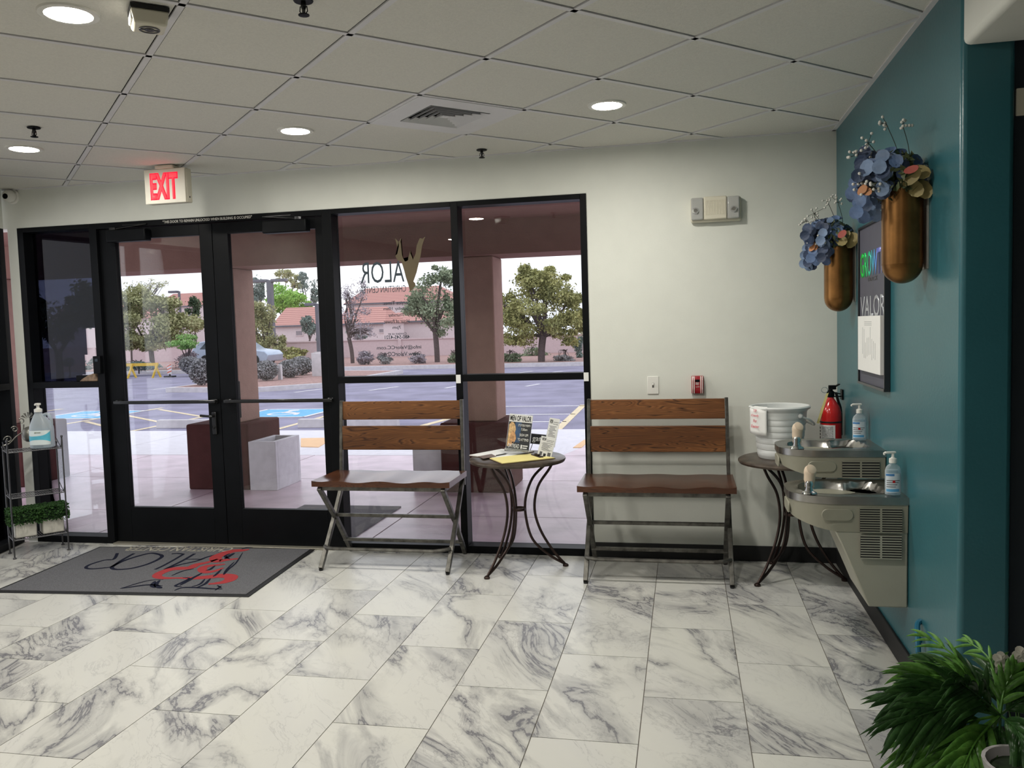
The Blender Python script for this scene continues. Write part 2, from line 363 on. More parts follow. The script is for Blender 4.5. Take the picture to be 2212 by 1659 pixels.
w = MB(); w.box(-1.515, -1.467, YF, YB, 0, ZT).box(-1.467, -.648, YF, YB, 2.345, ZT).box(-1.467, -.648, YF, YB, 1.177, 1.222).box(-1.467, -.648, YF, YB, 0, .05).box(-.648, OPX, YF, YB, 0, ZT)
win3 = struct(w.obj('window_3', m_black, bev=.002)); pane('glass_pane', -1.467, -.648, 1.222, 2.345, win3); pane('glass_pane', -1.467, -.648, .05, 1.177, win3)
# left storefront along the angled wall
ang = math.atan2(-1, LS)                       # heading from the back corner towards the camera
wl = bpy.data.objects.new('window_4', None); C.objects.link(wl); wl.location = (LX-.01, D-.02, 0); wl.rotation_euler = (0, 0, ang); struct(wl)
w = MB()
for a in (0, 1.05, 2.1): w.box(a, a+.06, -.12, 0, 0, ZT)
for z0, z1 in ((0, .05), (1.177, 1.222), (2.345, ZT)): w.box(.06, 2.1, -.12, 0, z0, z1)
w.obj('frame', m_black, wl, bev=.002)
for a, b in ((.06, 1.05), (1.11, 2.1)):
    for z0, z1 in ((.05, 1.177), (1.222, 2.345)): MB().box(a, b, -.092, -.086, z0, z1).obj('glass_pane', m_glass, wl)
w2 = bpy.data.objects.new('wall_left', None); C.objects.link(w2); w2.location = (LX-.01, D-.02, 0); w2.rotation_euler = (0, 0, ang); struct(w2)
MB().box(2.16, 9.2, -.14, 0, 0, CZ+.1).obj('wall_panel', mat('rear_wall_paint', (.32, .31, .28)), w2); MB().box(0, 2.16, -.14, 0, ZT, CZ+.1).obj('wall_panel', m_white, w2)
# doors
m_sign = mat('decal_white', (.62, .60, .55), .6)
tr = struct(MB().box(-4.205, -2.435, YF, YB, 2.338, ZT).obj('trim_2', m_black, bev=.002))
text('"THIS DOOR TO REMAIN UNLOCKED WHEN BUILDING IS OCCUPIED"', (-3.655, YF-.001, 2.349), (1, 0, 0), (0, 0, 1), .70, .020, m_sign, parent=tr, bold=.02)
DY = D+.022
def door(n, x0, x1, gx0, gx1):
    w = MB(); y0, y1 = DY, DY+.045
    w.box(x0, gx0, y0, y1, .012, 2.334).box(gx1, x1, y0, y1, .012, 2.334).box(gx0, gx1, y0, y1, 2.256, 2.334).box(gx0, gx1, y0, y1, .012, .275)
    d = struct(w.obj('door_%d' % n, m_black, bev=.002)); pane('glass_pane', gx0, gx1, .275, 2.256, d, y=DY+.02); return d
d1 = door(1, -4.200, -3.289, -4.072, -3.388); d2 = door(2, -3.285, -2.440, -3.165, -2.497)
m_bar = mat('satin_dark_bar', (.05, .05, .052), .22, metal=.8)
for d, xa, xb in ((d1, -4.13, -3.30), (d2, -3.235, -2.405)):
    pb = MB().box(xa, xb, DY-.055, DY-.025, 1.050, 1.075); pb.box(xa, xa+.05, DY-.03, DY, 1.045, 1.08).box(xb-.05, xb, DY-.03, DY, 1.045, 1.08)
    pb.obj('push_bar', m_bar, d, bev=.006)
# closers
for d, xa, xb, s in ((d1, -4.09, -3.77, -1), (d2, -2.86, -2.53, 1)):
    MB().box(xa, xb, DY-.075, DY, 2.232, 2.318).obj('door_closer', m_black, d, bev=.008)
    a = MB(); xm = xa+.04 if s < 0 else xb-.07; a.beam((xm, DY-.04, 2.325), (xm-s*.27, DY-.03, 2.352), .022, .006).beam((xm-s*.27, DY-.03, 2.352), (xm-s*.05, DY-.015, 2.355), .02, .006)
    a.lathe([(.03, 0), (.03, .018), (0, .018)], 12, (xm, DY-.04, 2.318)); a.obj('closer_arm', m_bar, d)
h = MB(); h.box(-3.355, -3.322, DY-.018, DY, .82, .985); h.obj('lock_plate', m_bar, d1, bev=.004)
h = MB(); h.tube(spl([(-3.338, DY-.01, .955), (-3.338, DY-.045, .955), (-3.36, DY-.05, .957), (-3.425, DY-.05, .962)], 4), .009, 8); h.obj('door_lever', m_bar, d1, smooth=True)
MB().lathe([(.012, 0), (.012, .006), (0, .006)], 12).obj('lock_cylinder', m_chrome, d1).matrix_basis = Matrix.Translation((-3.338, DY-.018, .875)) @ Matrix.Rotation(PI/2, 4, 'X')
h = MB(); h.box(-3.205, -3.182, DY+.05, DY+.10, .93, 1.20); h.obj('outside_pull', m_black, d2, bev=.006)
# threshold
struct(MB().box(-4.205, -2.435, D-.03, D+.12, 0, .012).obj('trim_3', mat('threshold_aluminium', (.36, .34, .28), .4, metal=.6), bev=.003))
# glass lettering (vinyl seen from behind: mirrored)
m_vin = mat('vinyl_dark', (.02, .035, .05), .6); m_gold = mat('vinyl_olive', (.09, .065, .028), .6, var=.15)
YV = GY0-.0015
def vin(s, u0, u1, v0, v1, mt=None, bold=0):
    a = at(u1, (v0+v1)/2, YV); b = at(u0, (v0+v1)/2, YV); t_ = at((u0+u1)/2, v0, YV); bt = at((u0+u1)/2, v1, YV)
    z0, z1 = bt.z, t_.z; zz = z0
    return text(s, (a.x, YV, zz), (-1, 0, 0), (0, 0, 1), a.x-b.x, z1-z0, mt or m_vin, parent=win2, bold=bold)
vin('ALOR', 778, 873, 565, 611); vin('CHRISTIAN CENTER', 778, 877, 618, 632)
for s, a, b, c, d in (('Service Times:', 827, 885, 650, 658), ('Sunday 10am', 828, 882, 663, 671), ('Thursday', 839, 873, 677, 685), ('Hour of Power', 829, 884, 690, 698),
                      ('7pm', 848, 866, 704, 712), ('Contact us at:', 838, 878, 718, 723), ('480-545-4321', 831, 885, 724, 732), ('info@ValorCC.com', 814, 910, 746, 756), ('www.ValorCC.com', 816, 908, 760, 769)):
    vin(s, a, b, c, d, bold=.01)
vp = [(886, 630), (897, 618), (897, 612), (893, 608), (900, 588), (903, 575), (908, 555), (912, 530), (919, 510), (913, 516), (907, 514), (900, 530), (898, 548), (893, 558), (891, 565), (886, 555), (887, 540), (882, 555), (881, 566), (878, 572),
      (871, 558), (866, 545), (863, 530), (867, 514), (861, 522), (853, 514), (858, 532), (862, 545), (854, 552), (858, 562), (867, 565), (870, 574), (872, 580), (876, 588), (877, 600), (882, 615)]
def vinpoly(px, nm='vinyl_emblem'):
    pts = [at(u, v, YV) for u, v in px]; bm = bmesh.new(); vs = [bm.verts.new((p.x, YV, p.z)) for p in pts]; f = bm.faces.new(vs); bmesh.ops.triangulate(bm, faces=[f])
    me = bpy.data.meshes.new(nm); bm.to_mesh(me); bm.free(); me.materials.append(m_gold); o = bpy.data.objects.new(nm, me); C.objects.link(o); o.parent = win2; so = o.modifiers.new('t', 'SOLIDIFY'); so.thickness = .0005
vinpoly(vp)
# white tape on the rails, keypad box, rock at sidelite
for x, g in ((-1.497, 'on the mullion between the two right panes'), (-.632, 'at the right jamb beside the wall')):
    tag(MB().box(x-.016, x+.016, YF-.003, YF-.0008, 1.166, 1.223).obj('tape_strip', m_paper), 'small white tape patch '+g, 'tape')
t = thing('card_reader', 'black box fixed at the right edge of the tinted sidelight', 'reader', (-4.245, YF, 1.35))
MB().box(-.03, .03, -.03, 0, -.07, .06).obj('reader_body', m_black, t, bev=.004); MB().box(-.012, .012, -.032, -.028, .02, .04).obj('reader_lens', m_vin, t)
rk = MB(); random.seed(3)
rk.prism([(-.085, 0), (.07, 0), (.075, .03), (.04, .06), (-.01, .045), (-.06, .02)], -.03, .03, lambda a, b, h: (a, h, b))
tag(rk.obj('door_wedge', mat('rough_wood', (.22, .15, .10), .8, var=.4, scale=40), bev=.006, loc=(-4.345, D+.03, 1.222)), 'rough brown wedge lying on the sidelight rail', 'wedge')
tag(MB().box(-.075, .04, -.028, .028, 0, .045).obj('black_case', m_black, bev=.004, loc=(-4.40, D+.055, 1.222)), 'black case on the sidelight rail beside the brown wedge', 'case')
# ------------------------------------------------------------------ outdoors
m_stamp = mat('stamped_concrete', (.60, .47, .54), .34, var=.2, scale=3, bump=.5, bscale=9)
m_conc = mat('pale_concrete', (.70, .68, .73), .7, var=.06, bump=.1)
m_curb = mat('curb_concrete', (.58, .55, .57), .8, var=.1)
m_asph = mat('asphalt', (.25, .235, .33), .85, var=.22, scale=1.2, bump=.4, bscale=60)
m_gravel = mat('red_gravel', (.36, .22, .20), .9, var=.35, scale=14, bump=.6, bscale=30)
m_yl = mat('faded_yellow_paint', (.72, .60, .40), .7, var=.2, scale=20); m_wl = mat('road_white', (.72, .70, .72), .7, var=.15, scale=20)
m_blue = mat('road_blue', (.12, .42, .68), .7, var=.15, scale=10); m_pad = mat('orange_pad', (.80, .52, .30), .8, var=.05)
m_colm = mat('stucco_pinkish', (.36, .23, .19), .9, var=.07, scale=10, bump=.35, bscale=70, spec=.1)
m_base = mat('stucco_red_brown', (.085, .032, .03), .85, var=.12, scale=10, bump=.35, bscale=70, spec=.1)
m_beam = mat('stucco_beam', (.27, .155, .13), .9, var=.06, bump=.3, bscale=70, spec=.1)
terr = struct(MB().box(-16, 6, D+.12, 9.75, -.12, -.012).obj('terrace', m_grout))
xs = [-16, -12.4, -9.2, -6.9, -4.6, -2.3, 0, 3, 6]; ys = [D+.12, 6.55, 8.15, 9.75]
for i in range(len(xs)-1):
    for j in range(3): MB().box(xs[i]+.006, xs[i+1]-.006, ys[j]+.006, ys[j+1]-.006, -.1, -.005).obj('slab_panel', m_stamp, terr)
sw = struct(MB().box(-40, 12, 9.75, 12.35, -.12, -.02).obj('sidewalk', m_grout))
for i in range(-14, 5): MB().box(i*2.6+.005, i*2.6+2.595, 9.76, 12.3, -.12, -.005).obj('sidewalk_slab', m_conc, sw)
MB().prism([(-6.1, 9.72), (-4.3, 9.72), (-3.3, 10.35), (-1.9, 11.3), (1, 11.3), (1, 9.72), (-1.15, 9.72), (-1.7, 10.4), (-1.8, 10.9), (-2.6, 10.2), (-3.7, 9.72)], -.1, -.002).obj('ramp_panel', m_stamp, sw) if False else None
MB().prism([(-1.45, 9.74), (6, 9.74), (6, 11.5), (-1.05, 11.5)], -.1, -.0025).obj('ramp_panel', m_stamp, sw)
for q in ([(650, 965), (688, 966), (706, 955), (706, 946), (650, 947)], [(1238, 967), (1256, 967), (1272, 952), (1262, 950)]):
    tag(MB().prism([tuple(flo(u, v)[:2]) for u, v in q], -.1, .004).obj('tactile_pad', m_pad), 'orange tactile paving pad on the sidewalk %s' % ('seen through the right door' if q[0][0] == 650 else 'at the right edge of the right pane'), 'paving pad')
park = struct(MB().box(-70, 30, 12.35, 34.2, -.2, -.10).obj('parking_lot', m_asph))
def stripe(a, b, w, mt, z=-.098):
    a, b = Vector(a), Vector(b); d = (b-a).normalized(); n = Vector((-d.y, d.x))*w/2
    MB().prism([tuple(a-n), tuple(b-n), tuple(b+n), tuple(a+n)], z, z+.003).obj('painted_line', mt, park)
for y in (12.95, 14.1, 15.3, 16.9): stripe((-4.35+(y-12.9)*.12, y), (-2.0, y), .09, m_wl)
stripe((-1.98, 12.7), (-2.06, 17.1), .13, m_yl); stripe((-4.55, 12.7), (-3.9, 17.1), .14, m_yl)
for a in (-6.9, -9.6, -11.9, -14.6): stripe((a, 12.8), (a-.1, 17.4), .11, m_yl)
for a in (-9.6, ): 
    for k in range(3): stripe((a, 12.9+k*1.2), (a-2.2, 14.6+k*1.2), .1, m_yl)
for cx_, cy_ in ((-12.75, 15.95), (-8.15, 15.95)):
    MB().box(cx_-.75, cx_+.75, cy_-.75, cy_+.75, -.098, -.095).obj('blue_square', m_blue, park)
    for a, b in (((-.8, -.8), (.8, -.8)), ((.8, -.8), (.8, .8)), ((.8, .8), (-.8, .8)), ((-.8, .8), (-.8, -.8))): stripe((cx_+a[0], cy_+a[1]), (cx_+b[0], cy_+b[1]), .09, m_wl, -.095)
    w = MB(); w.lathe([(.12, 0), (.12, .004), (0, .004)], 12, (cx_-.05, cy_+.5, -.095)); w.lathe([(.30, 0), (.30, .003), (.22, .003), (.22, 0)], 20, (cx_, cy_-.15, -.095)); w.beam((cx_-.05, cy_+.4, -.093), (cx_-.05, cy_, -.093), .1, .003).beam((cx_-.05, cy_, -.093), (cx_+.3, cy_-.02, -.093), .1, .003).beam((cx_+.3, cy_-.02, -.093), (cx_+.42, cy_-.4, -.093), .09, .003)
    w.obj('wheelchair_symbol', m_wl, park)
for (u0, v0), (u1, v1) in (((637, 840), (697, 833)), ((797, 836), (860, 828)), ((962, 831), (985, 827)), ((1136, 827), (1165, 822)), ((1095, 803), (1150, 796)), ((755, 803), (800, 800)), ((800, 800), (850, 795)), ((330, 835), (400, 828)), ((1180, 800), (1215, 796))):
    stripe(flo(u0, v0)[:2], flo(u1, v1)[:2], .1, m_wl)
bed = struct(MB().box(-80, 30, 34.2, 130, -.3, .02).obj('planting_bed', m_gravel))
kb = struct(MB().box(-80, 30, 33.9, 34.25, -.15, .06).obj('street_kerb', m_curb))
# canopy on columns
struct(MB().box(-16, 5, 7.5, 8.02, 2.205, 2.75).obj('canopy_beam', m_beam)); struct(MB().box(-16, 5, D+.14, 7.52, 2.52, 2.75).obj('canopy_ceiling', m_beam))
def column(x0, x1, shx0, shx1, label):
    t = thing('canopy_column', label, 'column', ((x0+x1)/2, 7.85, 0), group='canopy columns'); c = (x0+x1)/2
    MB().box(x0-c, x1-c, -.34, .34, -.01, .655).obj('column_base', m_base, t, bev=.02)
    MB().box(shx0-c, shx1-c, -.23, .17, .655, 2.205).obj('column_shaft', m_colm, t, bev=.012)
column(-4.93, -4.25, -4.68, -4.385, 'stucco canopy column on red-brown base seen behind the double doors')
column(-2.27, -1.615, -2.02, -1.735, 'stucco canopy column on red-brown base behind the right window mullion')
column(-7.6, -6.86, -7.35, -7.05, 'stucco canopy column on red-brown base seen past the wire shelf')
m_pl = mat('planter_concrete', (.66, .64, .68), .75, var=.08, scale=12, bump=.15)
def planter(x0, x1, y0, y1, label, zt=.485):
    t = thing('square_planter', label, 'planter', ((x0+x1)/2, (y0+y1)/2, -.005)); a, b = (x1-x0)/2, (y1-y0)/2; w = .05
    m = MB(); m.box(-a, a, -b, -b+w, 0, zt).box(-a, a, b-w, b, 0, zt).box(-a, -a+w, -b+w, b-w, 0, zt).box(a-w, a, -b+w, b-w, 0, zt).box(-a+w, a-w, -b+w, b-w, 0, .1)
    m.obj('planter_box', m_pl, t, bev=.004); MB().box(-a+w, a-w, -b+w, b-w, .1, zt-.12).obj('soil', mat('soil', (.012, .013, .02), .9), t)
planter(-4.245, -3.955, 7.5, 8.03, 'white concrete planter box outside the right door')
planter(-2.56, -2.275, 7.55, 8.0, 'grey concrete planter box beside the column base behind the left bench')
tag(MB().box(-3.35, -2.44, D+.2, 6.84, -.006, .006).obj('outdoor_mat', mat('outdoor_mat_grey', (.17, .165, .18), .95, var=.2, scale=120), bev=.003), 'dark grey doormat on the terrace outside the right door', 'doormat')
for x0, x1, y, l in ((-9.4, -7.6, 13.5, 'white concrete wheel stop seen through the left door'), (-6.62, -4.8, 13.47, 'white concrete wheel stop seen through the right door'), (-13.6, -12.9, 15.0, 'white wheel stop at the left edge of the sidelight')):
    tag(MB().prism([(-.09, 0), (.09, 0), (.06, .15), (-.06, .15)], 0, x1-x0, lambda a, b, h: (h, a, b)).obj('wheel_stop', m_curb, bev=.01, loc=(x0, y, -.10)), l, 'wheel stop')
# parking island
isl = struct(MB().prism([(-15.3, 22.4), (-12.1, 21.8), (-10.6, 23.4), (-10.6, 30.5), (-14, 31.5), (-15.3, 30)], -.12, .04).obj('parking_island', m_curb))
MB().prism([(-15.1, 22.6), (-12.2, 22.05), (-10.8, 23.5), (-10.8, 30.2), (-14, 31.2), (-15.1, 29.8)], .0, .045).obj('island_soil', m_gravel, isl)
def blobs(mb, ells, n, s, flat=.5, shell=.45, halo=0):
    V = []; Fc = []
    for i in range(n):
        c, r = random.choice(ells)
        p = Vector((random.gauss(0, 1), random.gauss(0, 1), random.gauss(0, 1))).normalized(); h = random.random()
        p *= random.uniform(1.0, 1.45) if h < halo else (random.uniform(.8, 1.02) if h < halo+shell else random.random()**.4)
        q = Vector((c[0]+p.x*r[0], c[1]+p.y*r[1], c[2]+p.z*r[2])); k = s*random.uniform(.55, 1.5)
        a = Vector((random.gauss(0, 1), random.gauss(0, 1), random.gauss(0, 1))).normalized(); b = a.cross(Vector((random.gauss(0, 1), random.gauss(0, 1), random.gauss(0, 1)))).normalized()
        V += [q-a*k, q+b*k*flat, q+a*k, q-b*k*flat]; Fc.append((4*i, 4*i+1, 4*i+2, 4*i+3))
    return mb.add(V, Fc)
m_bark = mat('bark', (.10, .075, .075), .9, var=.3, scale=20)
def tree(name, label, cat, u, v, Y, crown, cols, n, leaf, trunk_r=.12, group=None, lean=None, branches=6, sub=9):
    b = at(u, v, Y); b.z = 0.0; t = thing(name, label, cat, b, group=group); ells = []
    cent = []
    for (cu, cv, ru, rv) in crown:
        c = at(cu, cv, Y)-b; rx = ru*Y/F; rz = rv*Y/F; cent.append((c, rx, rz))
        for _ in range(sub):
            k = random.uniform(.2, .5); a = random.uniform(0, 2*PI); e = random.uniform(-1, 1)
            rr = math.sqrt(1-e*e)*.82
            ells.append(((c.x+rx*rr*math.cos(a), c.y+rx*rr*math.sin(a), c.z+rz*e*.8), (rx*k, rx*k, rz*k*.8)))
        ells.append(((c.x, c.y, c.z), (rx*.6, rx*.6, rz*.6)))
    blobs(MB(), ells, int(n*1.7), leaf*.72, halo=.2).obj('foliage', leafmat(name+'_leaf%d' % len(bpy.data.materials), cols), t)
    if trunk_r:
        m = MB(); fork = cent[0][0]*.0+Vector((cent[0][0].x*.35, 0, max(.5, cent[0][0].z*.45)))
        if lean: fork = Vector(lean)
        m.tube(spl([(0, 0, -.02), (fork.x*.2, 0, fork.z*.5), tuple(fork)], 4), trunk_r, 7)
        for k in range(branches):
            e = random.choice(ells)[0]; mid = (fork+Vector(e))/2+Vector((random.uniform(-.2, .2), 0, .15))
            m.tube(spl([tuple(fork-Vector((0, 0, .05))), tuple(mid), e], 4), [trunk_r*.6]+[trunk_r*.45]*3+[trunk_r*.3]*4+[trunk_r*.12], 5)
        m.obj('trunk', m_bark, t, smooth=True)
    return t
YG = [(.13, .14, .06), (.34, .34, .13), (.58, .55, .24)]; GG = [(.12, .15, .10), (.27, .33, .21), (.46, .50, .35)]
OL = [(.17, .18, .09), (.36, .37, .18), (.56, .54, .31)]; DK = [(.03, .05, .03), (.07, .11, .06), (.13, .18, .10)]; BR = [(.16, .33, .05), (.30, .56, .10), (.46, .72, .20)]
PU = [(.22, .19, .22), (.36, .32, .36), (.5, .46, .5)]; SG = [(.17, .17, .18), (.33, .33, .33), (.50, .49, .50)]; BL = [(.10, .14, .13), (.19, .25, .23), (.28, .34, .31)]
tree('mesquite_tree', 'broad yellow-green tree with dark gnarled trunk in the right pane', 'tree', 1170, 783, 36, [(1165, 680, 88, 46), (1165, 635, 74, 42), (1115, 715, 44, 32), (1222, 715, 44, 32), (1190, 610, 44, 36), (1095, 670, 36, 56), (1240, 680, 30, 50), (1140, 600, 30, 26)], YG, 17000, .085, .16, lean=(.1, 0, 1.15), branches=16)
tree('ash_tree', 'airy grey-green tree behind the window lettering, right of the gold emblem', 'tree', 945, 783, 38, [(930, 640, 50, 50), (945, 690, 46, 40), (898, 665, 32, 32), (972, 625, 28, 55), (955, 590, 26, 24)], GG, 6000, .09, .13, lean=(-.05, 0, 1.4), branches=12)
tree('bare_tree', 'thin half-bare mauve tree at the left of the lettered pane', 'tree', 762, 786, 39, [(765, 625, 28, 38), (775, 690, 36, 30), (750, 660, 18, 50), (785, 720, 28, 16)], PU, 1500, .06, .10, lean=(-.15, 0, 1.3), branches=22)
tree('paloverde_tree', 'wide olive palo verde tree filling the left door glass', 'tree', 330, 800, 36, [(320, 705, 95, 48), (290, 660, 60, 42), (390, 710, 52, 40), (350, 670, 50, 34), (310, 740, 60, 20), (270, 700, 30, 50)], OL, 15000, .10, .12, branches=10)
tree('twiggy_tree', 'bare-topped twiggy tree rising above the olive tree in the left door', 'tree', 285, 790, 40, [(290, 625, 40, 22), (330, 615, 36, 16)], OL, 700, .05, .05, branches=30)
tree('young_tree', 'bright green low tree at lower right of the left door glass', 'tree', 405, 795, 32, [(400, 740, 42, 17)], [(.14, .26, .08), (.24, .42, .13), (.36, .54, .20)], 1600, .06, .05)
tree('dark_tree', 'small dark green tree beside the thin lamp post', 'tree', 425, 780, 60, [(418, 660, 20, 28)], DK, 1200, .12, .1)
tree('willow_tree', 'yellow-green tree behind the grey lamp pole in the right door', 'tree', 570, 780, 46, [(570, 705, 38, 50), (588, 740, 30, 34), (552, 670, 28, 30), (556, 720, 30, 40)], OL, 5500, .1, .12)
tree('lime_tree', 'bright lime-green round tree behind the tiled roof', 'tree', 625, 745, 92, [(622, 640, 42, 32), (600, 650, 30, 25), (650, 655, 25, 20)], BR, 5200, .19, .2)
tree('tall_tree', 'tall dark grey-green tree left of the lime-green tree', 'tree', 553, 770, 84, [(556, 620, 20, 35), (548, 660, 16, 40)], BL, 1800, .19, .2)
tree('tall_tree', 'tall sparse grey tree right of the lime-green tree', 'tree', 668, 760, 100, [(668, 620, 20, 26), (682, 640, 14, 22), (655, 600, 12, 12)], BL, 1100, .18, .2)
tree('tall_tree', 'tall dusky tree directly above the lime-green tree', 'tree', 612, 760, 110, [(610, 596, 24, 16), (640, 610, 16, 16)], OL, 1300, .2, .2)
tree('dark_tree', 'dark dense tree seen through the tinted sidelight', 'tree', 130, 818, 28, [(120, 690, 60, 55), (180, 660, 40, 50), (60, 640, 40, 50)], DK, 4200, .12, .14)
tree('edge_tree', 'sparse tree at the right edge of the right pane', 'tree', 1275, 785, 44, [(1275, 660, 26, 50), (1262, 700, 18, 30)], OL, 900, .09, .1)
tree('hedge_bush', 'dark rounded bush beside the white block wall', 'bush', 700, 785, 55, [(692, 745, 15, 18)], DK, 1300, .12, .06)
tree('hedge_bush', 'dusty green bush in front of the pink house gable', 'bush', 668, 745, 66, [(670, 704, 20, 22)], BL, 1500, .15, .08)
tree('hedge_bush', 'yellow-green bush behind the grey clipped shrubs', 'bush', 640, 790, 44, [(635, 765, 32, 14)], YG, 1500, .1, 0)
for i, (u, v, Y, ru, rv, c, l) in enumerate(((796, 784, 37, 22, 15, PU, 'grey-mauve desert shrub under the bare tree'), (832, 787, 37, 18, 11, SG, 'low grey desert shrub beside the web address lettering'), (897, 785, 37, 22, 13, PU, 'grey-mauve desert shrub left of the ash tree trunk'),
        (980, 783, 37, 14, 14, GG, 'green desert shrub right of the ash tree trunk'), (1102, 783, 36.5, 22, 12, GG, 'green desert shrub left of the gnarled trunk'), (1222, 781, 36.5, 22, 9, SG, 'low grey desert shrub right of the gnarled trunk'),
        (1250, 770, 40, 14, 26, BL, 'dark blue-green shrub at the right edge of the right pane'), (1150, 770, 44, 30, 14, GG, 'green shrub behind the gnarled trunk'), (300, 803, 33, 50, 16, BL, 'wide blue-green shrub under the olive tree'), (400, 795, 38, 40, 22, PU, 'mauve shrub behind the striped delineator'),
        (205, 800, 36, 30, 20, BL, 'blue-green shrub seen low in the tinted sidelight'), (770, 730, 50, 26, 12, BL, 'small dark shrub along the block wall'), (150, 790, 30, 18, 12, SG, 'pale shrub in the tinted sidelight'))):
    tree('desert_shrub', l, 'shrub', u, v, Y, [(u, v-rv*.7, ru, rv)], c, 1100, .07, .03, group='desert shrubs along the kerb', sub=5, branches=9)
m_clip = leafmat('clipped_leaf', [(.10, .10, .10), (.30, .30, .31), (.55, .54, .56)], sc=9)
for u, v, Y, r, h, l in ((436, 836, 23.2, .36, .80, 'tall grey clipped shrub at the tip of the parking island'), (411, 806, 31.3, .42, .68, 'grey clipped shrub far left behind the tallest clipped shrub'), (577, 824, 25.1, .38, .64, 'front round grey clipped shrub on the island'), (627, 819, 26.6, .42, .60, 'middle round grey clipped shrub on the island'), (652, 813, 28.2, .48, .66, 'rear round grey clipped shrub on the island'), (552, 822, 26, .22, .4, 'small grey clipped shrub half behind the column')):
    p = at(u, v, Y); p.z = .04; t = thing('clipped_shrub', l, 'shrub', p, group='grey clipped shrubs on the parking island')
    m = MB(); m.sphere((0, 0, h*.52), r*.92, 12, 8, sz=h*.5/r); m.obj('shrub_core', mat('twig_core', (.06, .055, .055), .9), t)
    blobs(MB(), [((0, 0, h*.54), (r, r, h*.5))], 2600, .035, shell=.97).obj('foliage', m_clip, t)
# posts, walls, poles
tag(MB().box(-.06, .06, -.06, .06, 0, .55).obj('bollard', m_curb, bev=.01, loc=(flo(606, 823).x, flo(606, 823).y, 0)), 'thin white post between the round clipped shrubs', 'post')
p = at(690, 818, 27.4); tag(MB().box(-.18, .6, -.2, .2, 0, .86).obj('block_pier', m_curb, bev=.01, loc=(p.x, p.y, 0)), 'white block pier right of the clipped shrubs', 'pier')
m_pole = mat('grey_pole', (.13, .13, .16), .6)
def pole(u, Y, vt, label, heads, r=.11):
    b = at(u, 760, Y); h = at(u, vt, Y).z; t = thing('lamp_pole', label, 'lamp pole', (b.x, b.y, 0))
    MB().box(-r, r, -r, r, 0, h).obj('pole', m_pole, t); MB().lathe([(.3, 0), (.3, .5), (0, .5)], 10).obj('pole_base', m_curb, t)
    for s in heads: MB().box(min(s*.15, s*1.15), max(s*.15, s*1.15), -.2, .2, h-.12, h+.06).obj('lamp_head', m_pole, t, bev=.03)
pole(590, 49, 605, 'grey twin-head parking lamp pole in the right door', (-1, 1), .16)
pole(689, 45, 656, 'slim single-head lamp pole at the right edge of the right door', (-.6,), .09)
pole(394, 60, 629, 'thin dark lamp post in the left door', (-.75,), .07)
m_bw = mat('block_wall_pink', (.60, .48, .50), .85, var=.05)
bwl = struct(MB().box(-60, 12, 48, 48.25, 0, 1.02).obj('boundary_wall', m_bw))
for i in range(-14, 4): MB().box(i*4.2-.1, i*4.2+.1, 47.9, 48.0, 0, 1.06).obj('wall_pilaster', m_bw, bwl)
MB().box(-60, 12, 47.94, 48.3, 1.02, 1.09).obj('wall_cap', m_bw, bwl)
def roofmat():
    m = bpy.data.materials.new('clay_roof'); m.use_nodes = True; t = m.node_tree; b = t.nodes['Principled BSDF']; g = N(t, 'ShaderNodeNewGeometry')
    w = N(t, 'ShaderNodeTexWave', wave_type='BANDS', bands_direction='Z'); w.inputs['Scale'].default_value = 1.6; w.inputs['Distortion'].default_value = .3
    t.links.new(g.outputs['Position'], w.inputs[0]); t.links.new(ramp(t, w.outputs['Fac'], [(0, (.36, .17, .15)), (1, (.58, .31, .27))]), b.inputs['Base Color']); b.inputs['Roughness'].default_value = .85; return m
m_roof = roofmat(); m_stucco = mat('house_stucco', (.66, .58, .60), .9, var=.04); m_win = mat('house_window', (.28, .25, .28), .3)
def house(label, u0, u1, ve, vr, Y, ins0, ins1, wins=(), vb=None):
    a = at(u0, ve, Y); b = at(u1, ve, Y); ze = (a.z+b.z)/2; zr = at((u0+u1)/2, vr, Y+3).z; w = b.x-a.x; t = thing('house', label, 'house', (a.x, Y, 0))
    MB().box(.3, w-.3, .3, 6, 0, ze).obj('house_wall', m_stucco, t)
    r0, r1 = ins0*Y/F, ins1*Y/F
    m = MB(); m.add([(0, 0, ze), (w, 0, ze), (w, 6.5, ze), (0, 6.5, ze), (r0, 3.2, zr), (w-r1, 3.2, zr)], [(0, 1, 5, 4), (2, 3, 4, 5), (0, 4, 3), (1, 2, 5), (0, 3, 2, 1)]); m.obj('roof', m_roof, t)
    MB().box(0, w, -.06, 0, ze-.16, ze).obj('fascia', m_pole, t)
    for wu0, wu1, wv0, wv1 in wins:
        p, q = at(wu0, wv1, Y), at(wu1, wv0, Y); f = MB().box(p.x-a.x, q.x-a.x, .22, .3, p.z, q.z).obj('window', m_stucco, t); MB().box(p.x-a.x+.08, q.x-a.x-.08, .2, .22, p.z+.08, q.z-.08).obj('pane', m_win, f)
house('pink stucco house with tiled roof seen through the right door', 585, 700, 702, 664, 75, 2, 4, [(636, 652, 713, 726)])
house('pink house with hipped tiled roof left of the lettering', 720, 832, 698, 664, 72, 4, 24, [(816, 828, 709, 720)])
house('tall pale house with long tiled roof behind the lettering', 742, 990, 652, 620, 96, 30, 60)
house('pale house with low tiled roof behind the ash tree', 833, 1010, 692, 673, 80, 3, 20, [(850, 862, 702, 712)])
house('distant tan house with tiled roof in the left door', 330, 438, 661, 634, 110, 22, 3, [(404, 412, 672, 684)])
house('pale house with tiled roof behind the olive tree', 100, 300, 690, 650, 90, 20, 20)
